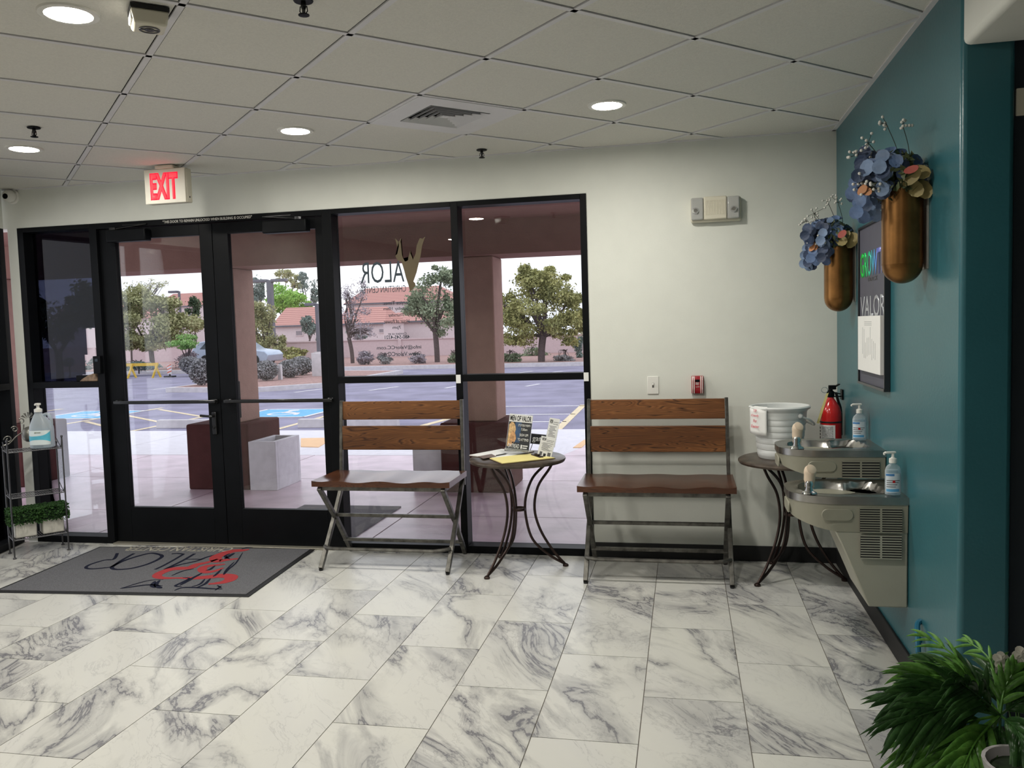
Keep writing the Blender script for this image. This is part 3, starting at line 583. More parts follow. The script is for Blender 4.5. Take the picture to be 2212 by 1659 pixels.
# barricade and delineator
m_by = mat('barricade_yellow', (.75, .50, .07), .6)
a, b = at(272, 812, 30.9), at(343, 812, 30.9); t = thing('barricade', 'yellow A-frame barricade in the lot beyond the left door', 'barricade', (a.x, 30.9, -.10)); L = b.x-a.x
MB().box(0, L, -.02, .02, .50, .62).obj('rail', m_by, t)
for k in (.28, L-.1):
    for s in (-1, 1): MB().beam((k, s*.28, 0), (k-.1*s, s*.03, .60), .09, .04, up=(1, 0, 0)).obj('leg', m_by, t)
p = at(367, 809, 31.2); t = thing('delineator_panel', 'orange and white striped delineator panel on a black foot', 'delineator', (p.x, p.y, -.10))
MB().box(-.1, .1, -.02, .02, .12, .52).obj('panel', m_wl, t)
m_or = mat('delineator_orange', (.7, .18, .12), .6)
for k in range(3): MB().prism([(-.1, .16+k*.13), (.1, .24+k*.13), (.1, .29+k*.13), (-.1, .21+k*.13)], -.025, -.02, lambda a, b, h: (a, h, b)).obj('stripe', m_or, t)
MB().box(-.22, .22, -.12, .12, 0, .06).box(-.03, .03, -.02, .02, .05, .14).obj('foot', m_black2, t, bev=.01)
# car
def car(loc, label):
    t = thing('car', label, 'car', loc); m_body = mat('car_silver_blue', (.42, .50, .62), .25, metal=.5); m_cg = mat('car_glass', (.03, .05, .07), .08)
    prof = [(-2.2, .25), (2.15, .25), (2.2, .62), (2.0, .80), (1.15, .92), (.45, 1.38), (-.9, 1.45), (-1.7, 1.35), (-2.15, .95), (-2.25, .6)]
    f = lambda a, b, h: (a, h, b)
    MB().prism(prof, -.85, .85, f).obj('body', m_body, t, bev=.05)
    for s in (-.86, .84): MB().prism([(.95, .95), (.4, 1.3), (-.3, 1.36), (-.3, .95)], s, s+.02, f).prism([(-.38, .95), (-.38, 1.36), (-1.3, 1.33), (-1.7, .97)], s, s+.02, f).obj('side_window', m_cg, t)
    for x in (-1.35, 1.35):
        for s in (-.8, .8): MB().lathe([(0, -.1), (.33, -.1), (.33, .1), (0, .1)], 18).obj('wheel', m_black2, t).matrix_basis = Matrix.Translation((x, s, .33)) @ Matrix.Rotation(PI/2, 4, 'X')
    MB().box(1.0, 1.15, -1.0, -.86, .92, 1.02).obj('mirror', m_body, t)
p = at(597, 780, 40.5); car((p.x-2.2, 40.5, -.08), 'pale silver-blue car parked behind the clipped shrubs')
# ------------------------------------------------------------------ ceiling fixtures
def led(x, y, label):
    t = thing('recessed_light', label, 'ceiling light', (x, y, CZ), group='round ceiling lights')
    MB().lathe([(.078, -.004), (.098, -.003), (.100, .006), (.078, .006)], 28).obj('trim_ring', m_whitep, t, smooth=True)
    MB().lathe([(0, -.001), (.078, -.001)], 28).obj('lens', m_led, t)
led(-2.082, 2.618, 'large round ceiling light nearest the camera, top left'); led(-2.112, 4.414, 'round ceiling light in front of the doors, left of the air vent')
led(-.374, 4.42, 'round ceiling light right of the air vent'); led(-3.787, 4.315, 'round ceiling light at the far left by the black sprinkler')
led(-.42, 2.66, 'round ceiling light just above the top edge of the photograph'); led(-3.7, 2.55, 'round ceiling light beyond the left edge of the photograph')
led(-2.81, .85, 'round ceiling light left of the camera, out of view'); led(-.9, -1.2, 'round ceiling light behind the camera, rearmost')  # both added unseen as fill, their reflections falling behind mullion and wall
# air diffuser in its grid cell
c = G(2.5, 3.5); t = thing('air_diffuser', 'square white ceiling air vent with stepped louvers', 'air vent', (c[0], c[1], CZ), PI/4)
def ring(o, i, z0, z1, th=.002):
    m = MB(); cs = [(1, 1), (-1, 1), (-1, -1), (1, -1)]
    for k in range(4):
        a, b = cs[k], cs[(k+1) % 4]
        m.add([(a[0]*o, a[1]*o, z0), (b[0]*o, b[1]*o, z0), (b[0]*i, b[1]*i, z1), (a[0]*i, a[1]*i, z1), (a[0]*o, a[1]*o, z0+th), (b[0]*o, b[1]*o, z0+th), (b[0]*i, b[1]*i, z1+th), (a[0]*i, a[1]*i, z1+th)],
              [(0, 1, 2, 3), (7, 6, 5, 4), (0, 4, 5, 1), (2, 6, 7, 3)])
    return m
ring(.300, .178, -.003, -.003, .006).obj('face_plate', m_grid, t)
MB().box(-.25, .25, -.25, .25, .075, .08).obj('duct_backing', m_void, t); ring(.178, .178, -.003, .075).obj('duct_side', m_void, t)
for k in range(5): r_ = .174-k*.033; ring(r_, r_-.013, -.006, .012, .0012).obj('louver', m_grid, t)
MB().prism([(-.02, -.02), (.02, -.02), (.02, .02), (-.02, .02)], -.002, .001).obj('louver_center', m_grid, t)
# sprinklers
for x, y, l in ((-3.364, 3.911, 'black sprinkler head near the left ceiling light'), (-1.244, 5.25, 'black sprinkler head close to the back wall, below the air vent'), (-1.256, 2.731, 'black sprinkler head at the top edge of the photo')):
    t = thing('sprinkler', l, 'sprinkler', (x, y, CZ), group='ceiling sprinklers')
    MB().lathe([(0, -.002), (.032, -.003), (.034, 0), (.0, .002)], 18).obj('escutcheon', m_black, t); MB().lathe([(.008, 0), (.010, -.02), (.006, -.03), (.006, -.045), (0, -.046)], 10).obj('sprinkler_body', m_bar, t)
    MB().lathe([(0, -.047), (.019, -.046), (.019, -.049), (0, -.05)], 12).obj('deflector', m_black, t); MB().tube([(-.012, 0, -.018), (-.014, 0, -.035), (-.004, 0, -.047)], .002, 6).tube([(.012, 0, -.018), (.014, 0, -.035), (.004, 0, -.047)], .002, 6).obj('sprinkler_yoke', m_bar, t)
# horn / detector box
t = thing('alarm_horn', 'beige square alarm sounder on the ceiling beside the large light', 'alarm sounder', (-1.80, 2.66, CZ), PI/4*.9)
MB().box(-.062, .062, -.055, .055, -.014, 0).obj('back_plate', m_black2, t)
MB().prism([(-.062, -.012), (.062, -.012), (.052, -.065), (-.052, -.065)], -.052, .052, lambda a, b, h: (a, h, b)).obj('housing', m_beige, t, bev=.008)
m = MB(); m.lathe([(.034, -.066), (.034, -.069), (.030, -.069), (.030, -.066)], 18).lathe([(.016, -.066), (.016, -.069), (.012, -.069), (.012, -.066)], 14).box(-.034, .034, -.003, .003, -.069, -.066); m.obj('sounder_grille', m_greyfr, t)
MB().box(-.062, -.052, -.04, .04, -.05, -.02).obj('strobe_lens', m_whitep, t, bev=.004)
# exit sign
m_exit = mat('exit_letter_lit', (.8, .05, .05), .5, emit=(1.0, .035, .05), es=1.5); m_exg = mat('exit_letter_rim', (.8, .02, .04), .5, emit=(1.0, .0, .04), es=.9)
t = thing('exit_sign', 'cream exit sign with lit red letters hung below the ceiling', 'exit sign', (-3.335, 5.03, CZ))
MB().box(-.06, .07, -.045, .045, -.022, 0).obj('canopy_mount', m_beige, t, bev=.006)
MB().box(-.147, .155, -.022, .040, -.245, -.022).obj('housing', m_beige, t, bev=.008); MB().box(-.150, .150, -.030, -.022, -.247, -.022).obj('face_plate', mat('exit_face', (.78, .74, .62), .4), t, bev=.006)
text('EXIT', (-.108, -.0308, -.222), (1, 0, 0), (0, 0, 1), .205, .175, m_exg, parent=t, bold=.055, depth=.0008); text('EXIT', (-.102, -.0318, -.216), (1, 0, 0), (0, 0, 1), .193, .163, m_exit, parent=t, bold=.02, depth=.0008)
MB().box(.156, .158, .0, .008, -.215, -.205).obj('test_button', m_black2, t)
# dome camera
t = thing('dome_camera', 'white ball security camera on the wall at the far left', 'security camera', (-4.885, D, 2.612))
MB().lathe([(0, 0), (.052, 0), (.055, .012), (.05, .02), (0, .02)], 20).obj('mount_ring', m_whitep, t, smooth=True).rotation_euler = (PI/2, 0, 0)
MB().sphere((0, -.045, -.0), .046, 20, 14).obj('camera_ball', m_whitep, t, smooth=2)
MB().lathe([(0, .0), (.02, .0), (.02, .006), (0, .006)], 16).obj('camera_lens', m_black, t).matrix_basis = Matrix.Translation((.006, -.086, -.008)) @ Matrix.Rotation(PI/2, 4, 'X')
# emergency light
t = thing('emergency_light', 'white two-lamp emergency light high on the back wall', 'emergency light', (.205, D, 2.228))
MB().box(-.155, .150, -.05, 0, -.078, .072).obj('back_box', m_beige, t, bev=.012)
MB().box(-.075, .063, -.075, -.05, -.066, .074).obj('front_cover', m_beige, t, bev=.006)
m_lens = mat('lamp_lens_grey', (.42, .42, .40), .12); 
for x0, x1 in ((-.152, -.077), (.065, .140)): MB().box(x0, x1, -.072, -.05, -.066, .070).obj('lamp_lens', m_lens, t, bev=.008)
rb = MB(); [rb.box(-.066+k*.0095, -.0615+k*.0095, -.0775, -.075, -.038, .05) for k in range(13)]; rb.obj('cover_ribs', m_beige, t)
for x in (-.125, .105): MB().lathe([(0, 0), (.022, 0), (.012, .02), (0, .02)], 12).obj('lamp_reflector', m_chrome, t).matrix_basis = Matrix.Translation((x, -.0725, -.01)) @ Matrix.Rotation(PI/2, 4, 'X')
# switch and pull station
t = thing('light_switch', 'white single toggle light switch plate on the back wall', 'light switch', (-.202, D, 1.133))
MB().box(-.036, .036, -.006, 0, -.058, .058).obj('switch_plate', m_whitep, t, bev=.003); MB().box(-.006, .006, -.0075, -.005, -.014, .014).obj('toggle_slot', m_greyfr, t); MB().beam((0, -.006, -.002), (0, -.018, .009), .009, .009).obj('toggle', m_whitep, t)
t = thing('fire_alarm_pull', 'dark red fire alarm pull station with white ribs', 'fire alarm', (.077, D, 1.134))
prof = [(0, -.058), (-.028, -.056), (-.036, -.03), (-.036, .03), (-.022, .054), (0, .056)]
MB().prism(prof, -.037, .037, lambda a, b, h: (h, a, b)).obj('body', m_dred, t, bev=.003)
for x in (-.030, -.020, .020, .030): MB().prism([(a*1.04-.001, b*.99) for a, b in prof], x-.0022, x+.0022, lambda a, b, h: (h, a, b)).obj('rib', m_whitep, t)
MB().box(-.014, .014, -.0385, -.034, .018, .033).obj('handle_recess', m_black, t); text('PULL', (-.011, -.0370, -.002), (1, 0, 0), (0, 0, 1), .022, .008, m_whitep, parent=t, bold=.02); text('FIRE', (-.011, -.0370, .007), (1, 0, 0), (0, 0, 1), .022, .007, m_whitep, parent=t, bold=.02); text('ALARM', (-.012, -.0370, -.016), (1, 0, 0), (0, 0, 1), .024, .006, m_whitep, parent=t)
# ------------------------------------------------------------------ benches
def bench(loc, label, w, planks, seatm):
    t = thing('wood_bench', label, 'bench', loc, group='two-seat benches with crossed metal legs')   # origin: floor, centre x, front y
    a = w/2; SZ = .585; d = .42
    nx, ny = 48, 8; vs = []; top = []
    for j in range(ny+1):
        for i in range(nx+1):
            x = -a+w*i/nx; y = d*j/ny; q = (x/a)*1.5; k = math.cos(q*PI*2)*.5+.5
            z = SZ-.011*(1-k)*min(1, (a-abs(x))/.08)*(1-.55*(j/ny)**2); vs.append((x, y, z))
    W1 = nx+1; fs = [(j*W1+i, j*W1+i+1, (j+1)*W1+i+1, (j+1)*W1+i) for j in range(ny) for i in range(nx)]
    o = len(vs); rim = [i for i in range(W1)]+[j*W1+nx for j in range(1, ny+1)]+[ny*W1+i for i in range(nx-1, -1, -1)]+[j*W1 for j in range(ny-1, 0, -1)]
    for r in rim: vs.append((vs[r][0], vs[r][1], SZ-.038))
    n = len(rim); fs += [(rim[k], rim[(k+1) % n], o+(k+1) % n, o+k) for k in range(n)]+[tuple(range(o+n-1, o-1, -1))]
    MB().add(vs, fs).obj('seat', seatm, t, smooth=True)
    b = a-.033; zt = SZ-.038
    MB().box(-b, b, .02, .045, zt-.028, zt).box(-b, b, d-.04, d-.015, zt-.028, zt).box(-b, -b+.025, .045, d-.04, zt-.028, zt).box(b-.025, b, .045, d-.04, zt-.028, zt).obj('seat_rail', m_benchmetal, t, bev=.003)
    for s in (-1, 1):
        x = s*(b-.002); xc = x+s*.0
        for (y0, y1, nm) in ((.0, d+.03, 'leg'), (d+.06, .03, 'leg')):
            # each leg is bent at the crossing
            ym = (y0+y1)/2+(.0); xo = x+(.004 if y0 == 0 else -.012*s)
            m = MB(); k = .30; yk = .245
            m.beam((xo, y0, .012), (xo, yk, k), .028, .028, up=(1, 0, 0)).beam((xo, yk, k-.008), (xo, y1-.02, zt-.01), .028, .028, up=(1, 0, 0)); leg = m.obj(nm, m_benchmetal, t, bev=.003)
            MB().lathe([(.012, 0), (.014, .012), (0, .012)], 10, (xo, y0, 0)).obj('leg_cap', m_black2, leg)
        m = MB(); m.beam((x+s*.012, d+.0, zt-.06), (x+s*.004, d+.045, 1.06), .028, .022, up=(1, 0, 0)); m.obj('back_post', m_benchmetal, t, bev=.003)
    MB().box(-b, b, .235, .255, .300, .322).obj('cross_rail', m_benchmetal, t, bev=.003)
    MB().tube([(-b, .085, .138), (-b+.012, .070, .137), (-b+.04, .050, .136), (-b+.08, .042, .135), (b-.10, .042, .135), (b-.05, .052, .139), (b-.015, .070, .142), (b, .085, .143)], .0115, 8).obj('foot_rail', m_benchmetal, t)
    MB().box(-b, b, d-.035, d-.015, .095, .118).obj('rear_rail', m_benchmetal, t, bev=.003)
    for z0, z1, y in ((.722, .886, d+.012), (.928, 1.053, d+.03)):
        m = MB(); m.add([(sx*(b-.005), y+dy+(z-.722)*.02, z) for z in (z0, z1) for dy in (0, .022) for sx in (-1, 1)], [(0, 2, 3, 1), (4, 5, 7, 6), (0, 1, 5, 4), (2, 6, 7, 3), (0, 4, 6, 2), (1, 3, 7, 5)])
        m.obj('back_plank', planks, t, bev=.003)
    return t
bench((-1.90, 4.93, 0), 'wooden bench with crossed metal legs in front of the window, left of the papers table', .92, m_wood, m_seat)
bench((-.178, 4.85, 0), 'wooden bench with crossed metal legs against the white wall', .915, m_wood2, m_seat)
# ------------------------------------------------------------------ bistro tables
def bistro(cx, cy_, az, label, tz=.715):
    t = thing('bistro_table', label, 'table', (cx, cy_, 0), group='round iron bistro tables'); r = .303
    MB().lathe([(0, tz), (r-.012, tz), (r, tz-.006), (r+.002, tz-.014), (r-.004, tz-.026), (r-.02, tz-.028), (r-.025, tz-.012), (0, tz-.012)], 48).obj('table_top', m_ttop, t, smooth=True)
    MB().lathe([(r-.045, tz-.012), (r-.045, tz-.024), (r-.055, tz-.024), (r-.055, tz-.012)], 40).obj('under_ring', m_iron, t)
    for a in az:
        a = math.radians(a); dx, dy = math.cos(a), math.sin(a); P = lambda rr, z, o=0: (dx*rr-dy*o, dy*rr+dx*o, z)
        lg = MB(); lg.tube(spl([P(.285, .016), P(.215, .10), P(.135, .24), P(.10, .38), P(.125, .52), P(.20, .63), P(.235, tz-.022)], 5), .0085, 7)
        lg.tube(spl([P(.285, .016), P(.19, .075), P(.085, .18), P(.045, .32), P(.045, .45), P(.095, .58), P(.19, .67), P(.225, tz-.024)], 5), .0085, 7)
        L = lg.obj('leg', m_iron, t, smooth=True); MB().lathe([(0, 0), (.018, 0), (.019, .01), (.010, .018), (0, .02)], 14, P(.29, 0)).obj('foot', m_iron, L, smooth=True)
    MB().lathe([(.040, .375), (.044, .375), (.044, .392), (.040, .392)], 18).obj('waist_ring', m_iron, t)
    return t
bistro(-1.043, 5.115, (236, 16, 128), 'round iron table holding flyers and clipboards between the two benches')
bistro(.607, 5.10, (222, -8, 108), 'round iron table under the white bucket in the corner')
# bucket
bx, by, bz = .545, 5.13, .716
t = thing('bucket', 'white plastic bucket with a paper note on its rim, on the corner table', 'bucket', (bx, by, bz))
m_buck = mat('bucket_plastic', (.74, .76, .75), .32, var=.015)
m = MB(); prof = [(0, 0), (.118, 0), (.124, .006)]
for k in range(7): z = .02+k*.036; rr = .126+.030*z/.29; prof += [(rr, z), (rr+.0012, z+.002), (rr+.0016, z+.032), (rr+.0005, z+.034)]
prof += [(.160, .285), (.172, .292), (.176, .303), (.168, .310), (.158, .304), (.120, .012), (0, .010)]
m.lathe(prof, 40); m.obj('bucket_body', m_buck, t, smooth=True)
def ptb(a, r_, z): a = math.radians(a); return (r_*math.cos(a), r_*math.sin(a), z)
hd = [ptb(-52, .168, .255), ptb(-35, .186, .235), ptb(-15, .194, .205), ptb(8, .194, .19), ptb(30, .19, .20), ptb(60, .182, .23), ptb(88, .176, .25), ptb(110, .17, .26)]
MB().tube(spl(hd, 4), .006, 6).obj('handle', m_buck, t, smooth=True)
for a in (-52, 110): MB().sphere(ptb(a, .166, .258), .014, 10, 6).obj('handle_pivot', m_buck, t, smooth=2)
nt_ = thing('paper_note', 'handwritten white paper note taped over the bucket rim', 'note', (bx, by, bz)); m = MB(); W_, H_ = 9, 7; A0, A1 = 196, 240
vs = []
for j in range(H_+1):
    for i in range(W_+1):
        f_ = i/W_; g_ = j/H_; vs.append(Vector(ptb(A0+(A1-A0)*f_, .181+.006*math.sin(f_*5), .300-.145*g_-.01*f_*g_)))
fs = [(j*(W_+1)+i, j*(W_+1)+i+1, (j+1)*(W_+1)+i+1, (j+1)*(W_+1)+i) for j in range(H_) for i in range(W_)]
o = m.add(vs, fs).obj('note_sheet', m_paper, nt_, smooth=2); so = o.modifiers.new('t', 'SOLIDIFY'); so.thickness = .0008
tp = MB(); tp.add([ptb(a, r_, z) for a in (A0+2, (A0+A1)/2, A1-2) for r_, z in ((.150, .312), (.182, .300))], [(0, 1, 3, 2), (2, 3, 5, 4)]).obj('note_fold', m_paper, nt_)
m_rink = mat('red_pen', (.75, .10, .14), .6)
am = math.radians((A0+A1)/2); nrm = Vector((math.cos(am), math.sin(am), 0)); tx = Vector((-math.sin(am), math.cos(am), 0))
for s, z, w_ in (('TOP', .281, .026), ('Candy', .252, .062), ('For', .222, .030), ('Easter', .190, .066)):
    text(s, nrm*.1895-tx*(w_/2)+Vector((0, 0, z)), tx, (0, 0, 1), w_, .017, m_rink, parent=nt_, shear=.2)
# ------------------------------------------------------------------ things on the papers table
TZ = .7155
def slab(pts, z0, z1, nm, mt, par=None, bev=0):   # pts: world xy
    return MB().prism([(p[0], p[1]) for p in pts], z0, z1).obj(nm, mt, par, bev=bev)
def onT(*uv, z=TZ): return [tuple(flo(u, v, z)[:2]) for u, v in uv]
def clipb(label, px, papermat, clip_px, zb, name='clipboard'):
    P = onT(*px, z=zb); c = (sum(p[0] for p in P)/4, sum(p[1] for p in P)/4); t = thing(name, label, 'clipboard', (c[0], c[1], zb)); Q = [(p[0]-c[0], p[1]-c[1]) for p in P]
    MB().prism([(x*1.03, y*1.03) for x, y in Q], 0, .003).obj('board', mat('clipboard_brown', (.10, .06, .04), .5), t); MB().prism(Q, .003, .0075).obj('paper_sheets', papermat, t)
    a, b = onT(*clip_px, z=zb); a = Vector((a[0]-c[0], a[1]-c[1], .010)); b = Vector((b[0]-c[0], b[1]-c[1], .010)); m = MB(); m.beam(a, b, .028, .008).beam(a+(b-a)*.3+Vector((0, 0, .008)), a+(b-a)*.7+Vector((0, 0, .008)), .016, .01); m.obj('metal_clip', m_iron, t, bev=.003); return t
clipb('clipboard with white sign-up sheet on the round table', [(1014, 985), (1083, 972), (1152, 976), (1078, 993)], m_paper, [(1092, 975), (1118, 977)], TZ)
clipb('clipboard with yellow sheet at the front of the round table', [(1058, 992), (1146, 982), (1198, 991), (1086, 1003)], m_yellow, [(1151, 985), (1170, 991)], TZ+.0005)
tag(slab(onT((1033, 986), (1062, 981), (1072, 986), (1044, 991), z=TZ+.009), TZ+.0085, TZ+.0105, 'card_pile', mat('card_brown', (.16, .11, .09), .5, var=.4, scale=60)), 'small dark printed cards on the white sign-up sheet', 'cards')
pn = flo(1072, 984, TZ+.012); pe = flo(1098, 979, TZ+.012); t = thing('pen', 'slim pen lying on the white sign-up sheet', 'pen', pn)
MB().tube([(0, 0, 0), tuple((pe-pn)*.8)], .004, 8).obj('barrel', m_greyfr, t); MB().tube([tuple((pe-pn)*.8), tuple(pe-pn)], [.004, .001], 8).obj('tip', m_chrome, t)
def stand(name, label, cat, u0, v0, u1, v1, ut, vt, Y0, Y1, face):
    # upright sheet: bottom-left (u0,v0), bottom-right (u1,v1) at depth Y0, top-left (ut,vt) at depth Y1
    bl, br, tl = at(u0, v0, Y0), at(u1, v1, Y0), at(ut, vt, Y1); t = thing(name, label, cat, bl); X = br-bl; Yv = tl-bl; w_, h_ = X.length, Yv.length
    X.normalize(); Yv = (Yv-X*Yv.dot(X)).normalized(); Nn = X.cross(Yv).normalized()
    if Nn.y > 0: Nn = -Nn
    def quad(a, b, c, d, z0, z1, mt, nm='sheet', par=t):
        return MB().add([X*x+Yv*y+Nn*z for z in (z0, z1) for x, y in ((a, c), (b, c), (b, d), (a, d))], [(3, 2, 1, 0), (4, 5, 6, 7), (0, 1, 5, 4), (1, 2, 6, 5), (2, 3, 7, 6), (3, 0, 4, 7)]).obj(nm, mt, par)
    def tx_(s, x, y, w, h, mt, bold=0, z=.003): return text(s, X*(x*w_)+Yv*(y*h_)+Nn*z, X, Yv, w*w_, h*h_, mt, parent=t, bold=bold, depth=.0003)
    face(quad, tx_, w_, h_, X, Yv, Nn, t); return t
m_acr = clearish('acrylic', (.75, .78, .8), .25, .05); m_navy = mat('poster_navy', (.025, .07, .16), .5, var=.5, scale=8); m_tan = mat('lion_tan', (.50, .27, .12), .6, var=.35, scale=60); m_mane = mat('lion_mane', (.58, .38, .18), .6, var=.4, scale=70); m_pw = mat('poster_white', (.72, .72, .70), .6)
m_pblk = mat('poster_black', (.012, .014, .018), .45)
def f_poster(quad, tx_, w, h, X, Yv, Nn, t):
    quad(-.004, w+.004, -.004, h+.004, -.002, .0, m_acr, 'acrylic_holder'); quad(0, w, 0, h, 0, .001, m_pblk, 'poster_sheet'); quad(0, w, h*.79, h, .001, .0016, m_pw, 'title_band'); quad(w*.28, w*.55, h*.22, h*.785, .001, .0014, m_navy, 'blue_field')
    def pf(px, mt, z, nm):
        bm = bmesh.new(); vs = [bm.verts.new(X*(a*w)+Yv*(b*h)+Nn*z) for a, b in px]; f = bm.faces.new(vs); bmesh.ops.triangulate(bm, faces=[f]); me = bpy.data.meshes.new(nm); bm.to_mesh(me); bm.free(); me.materials.append(mt); o = bpy.data.objects.new(nm, me); C.objects.link(o); o.parent = t; so = o.modifiers.new('t', 'SOLIDIFY'); so.thickness = .0003
    pf([(.02, .10), (.02, .70), (.10, .78), (.20, .77), (.28, .70), (.33, .58), (.30, .48), (.26, .40), (.24, .28), (.20, .12)], m_mane, .0018, 'lion_mane')
    pf([(.10, .12), (.12, .45), (.22, .56), (.30, .50), (.36, .40), (.38, .32), (.34, .24), (.26, .18), (.20, .10)], m_tan, .0022, 'lion_head')
    pf([(.22, .22), (.30, .25), (.28, .20), (.22, .18)], m_pblk, .0026, 'lion_mouth')
    tx_('MEN OF VALOR', .03, .82, .93, .15, m_ink, .02)
    for s, x, y, ww, hh in (('1ST SATURDAY MONTH', .42, .67, .53, .07), ('7:30am', .56, .56, .28, .07), ('SIGN UP!', .52, .40, .38, .075), ('TO ATTEND', .46, .27, .48, .075), ('ONTREAD', .06, .06, .50, .12)): tx_(s, x, y, ww, hh, m_pw, .015, .003)
    quad(w*.62, w*.68, h*.06, h*.17, .0012, .002, m_pw, 'print_block'); quad(w*.7, w*.93, h*.13, h*.16, .0012, .002, m_pw, 'print_block'); quad(w*.7, w*.9, h*.07, h*.1, .0012, .002, m_pw, 'print_block')
    quad(-.0, w, -.004, .006, -.002, .045, m_acr, 'holder_foot')
stand('event_poster', 'lion event poster in a clear stand on the round table', 'poster', 1093, 971, 1142, 976, 1104, 894, 5.16, 5.22, f_poster)
def f_gather(quad, tx_, w, h, X, Yv, Nn, t):
    quad(0, w, 0, h, -.004, 0, m_greyfr, 'frame'); quad(.004, w-.004, .004, h-.004, 0, .001, m_pblk, 'black_panel'); tx_('gather', .08, .12, .84, .7, m_pw, .01, .002)
    m = MB(); m.beam(X*.015-Nn*.01, X*.005-Yv*.045+Nn*.0, .003, .003).beam(X*(w-.015)-Nn*.01, X*(w-.005)-Yv*.045, .003, .003); m.obj('wire_easel', m_iron, t)
stand('lettered_sign', 'small black sign with white script on a wire easel', 'sign', 1145, 958, 1196, 963, 1147, 936, 5.30, 5.31, f_gather)
def f_card(seed, head):
    def f(quad, tx_, w, h, X, Yv, Nn, t):
        quad(-.002, w+.002, -.002, h+.002, -.003, 0, m_acr, 'acrylic_holder'); quad(0, w, 0, h, 0, .001, m_pw, 'flyer_sheet'); rr = random.Random(seed)
        tx_(head, .08, .80, .30, .15, m_ink, .03, .002); tx_('Coming March 26', .42, .84, .5, .05, m_greyfr, 0, .002); tx_('Register today', .42, .77, .46, .05, m_greyfr, 0, .002)
        for k in range(9): y = .70-k*.045; x0 = .1+rr.random()*.12; quad(w*x0, w*(x0+.4+rr.random()*.35), h*y, h*(y+.018), .001, .0015, m_greyfr, 'print_line')
        quad(w*.12, w*.3, h*.08, h*.26, .001, .0015, m_greyfr, 'print_block'); quad(w*.4, w*.58, h*.05, h*.2, .001, .0015, m_ink, 'print_block'); quad(w*.68, w*.9, h*.1, h*.28, .001, .0015, m_greyfr, 'print_block')
        m = MB(); m.beam(X*(w*.5)+Yv*h*.5-Nn*.002, X*(w*.5)-Nn*.06-Yv*.0, .02, .003); m.obj('stand_leg', m_acr, t)
    return f
stand('flyer_stand', 'taller white flyer in a clear slanted stand, behind the other flyer', 'flyer', 1176, 962, 1198, 966, 1192, 903, 5.24, 5.30, f_card(1, 'WOW'))
stand('flyer_stand', 'shorter white flyer in a clear stand at the front right of the round table', 'flyer', 1160, 985, 1190, 992, 1172, 942, 5.08, 5.11, f_card(2, 'WOW'))
# ------------------------------------------------------------------ wire shelf with jug and planters
m_wire = mat('pewter_wire', (.10, .10, .105), .4, metal=.7, var=.2); m_silver = mat('antique_silver', (.22, .215, .19), .4, metal=.7, var=.35, scale=30)
fl, fr = Vector((-4.656, 4.963, 0)), Vector((-4.438, 5.230, 0)); wv = fr-fl; WS = wv.length; rz = math.atan2(wv.y, wv.x)
t = thing('wire_shelf', 'grey wire three-tier shelf standing in the left corner', 'shelf', fl, rz); DS = .205; AW = WS
for x in (0, AW):
    for y in (0, DS):
        zt = .835 if y == 0 else .775
        p = MB().tube([(x, y, .006), (x, y, zt)], .0055, 8); p = p.obj('post', m_wire, t); MB().lathe([(.012, 0), (.012, .006), (.006, .012)], 10, (x, y, 0)).sphere((x, y, zt+.004), .009, 8, 6).obj('post_cap', m_wire, p)
for z in (.13, .43, .755):
    m = MB(); m.tube([(0, 0, z), (AW, 0, z), (AW, DS, z), (0, DS, z), (0, 0, z)], .004, 6)
    for k in range(1, 22): m.tube([(AW*k/22, 0, z), (AW*k/22, DS, z)], .0018, 5)
    for k in range(1, 5): m.tube([(0, DS*k/5, z-.003), (AW, DS*k/5, z-.003)], .0016, 5)
    m.obj('shelf_tier', m_wire, t)
    for x in (0, AW):
        m = MB(); m.tube([(x, .0, z+.065), (x, .05, z), (x, DS, z+.06)], .003, 5)
        cc = [(x, .012+.014*math.cos(a)*(.3+a/9), z+.05+.018*math.sin(a)*(.3+a/9)) for a in [i*.5 for i in range(12)]]; m.tube(cc, .0025, 5); m.obj('side_scroll', m_wire, t)
def scroll(cx_, cz_, r0, turns, s, ph=0): return [(cx_+s*math.cos(ph+a)*r0*(1-a/(turns*2*PI)*.75), DS, cz_+math.sin(ph+a)*r0*(1-a/(turns*2*PI)*.75)) for a in [i*turns*2*PI/16 for i in range(17)]]
m = MB(); mx_ = AW*.5
for s in (-1, 1):
    m.tube(spl([(mx_+s*AW*.5, DS, .79), (mx_+s*.13, DS, .80), (mx_+s*.085, DS, .845), (mx_+s*.04, DS, .88), (mx_+s*.03, DS, .93)], 5), .0045, 6)
    m.tube(scroll(mx_+s*.135, .83, .028, 1.2, s), .004, 6).tube(scroll(mx_+s*.09, .90, .024, 1.2, s, .5), .004, 6).tube(scroll(mx_+s*.045, .955, .022, 1.1, s, .8), .004, 6)
m.obj('crest_scrolls', m_silver, t, smooth=True)
MB().sphere((mx_, DS, .855), .05, 16, 8, sz=1.15).obj('crest_medallion', m_silver, t, smooth=2).scale = (1, 1, 1)
m = MB(); [m.prism([(mx_+.01*math.cos(a)+0, .965+.01*math.sin(a)), (mx_+.045*math.cos(a-.2), .965+.05*math.sin(a-.2)), (mx_+.05*math.cos(a+.1), .965+.055*math.sin(a+.1))], DS-.006, DS+.006, lambda p, q, h: (p, h, q)) for a in (.5, 1.0, 1.57, 2.1, 2.6)]; m.obj('crest_shell', m_silver, t)
loc = lambda x, y, z: tuple(Matrix.Translation(fl) @ Matrix.Rotation(rz, 4, 'Z') @ Vector((x, y, z)))
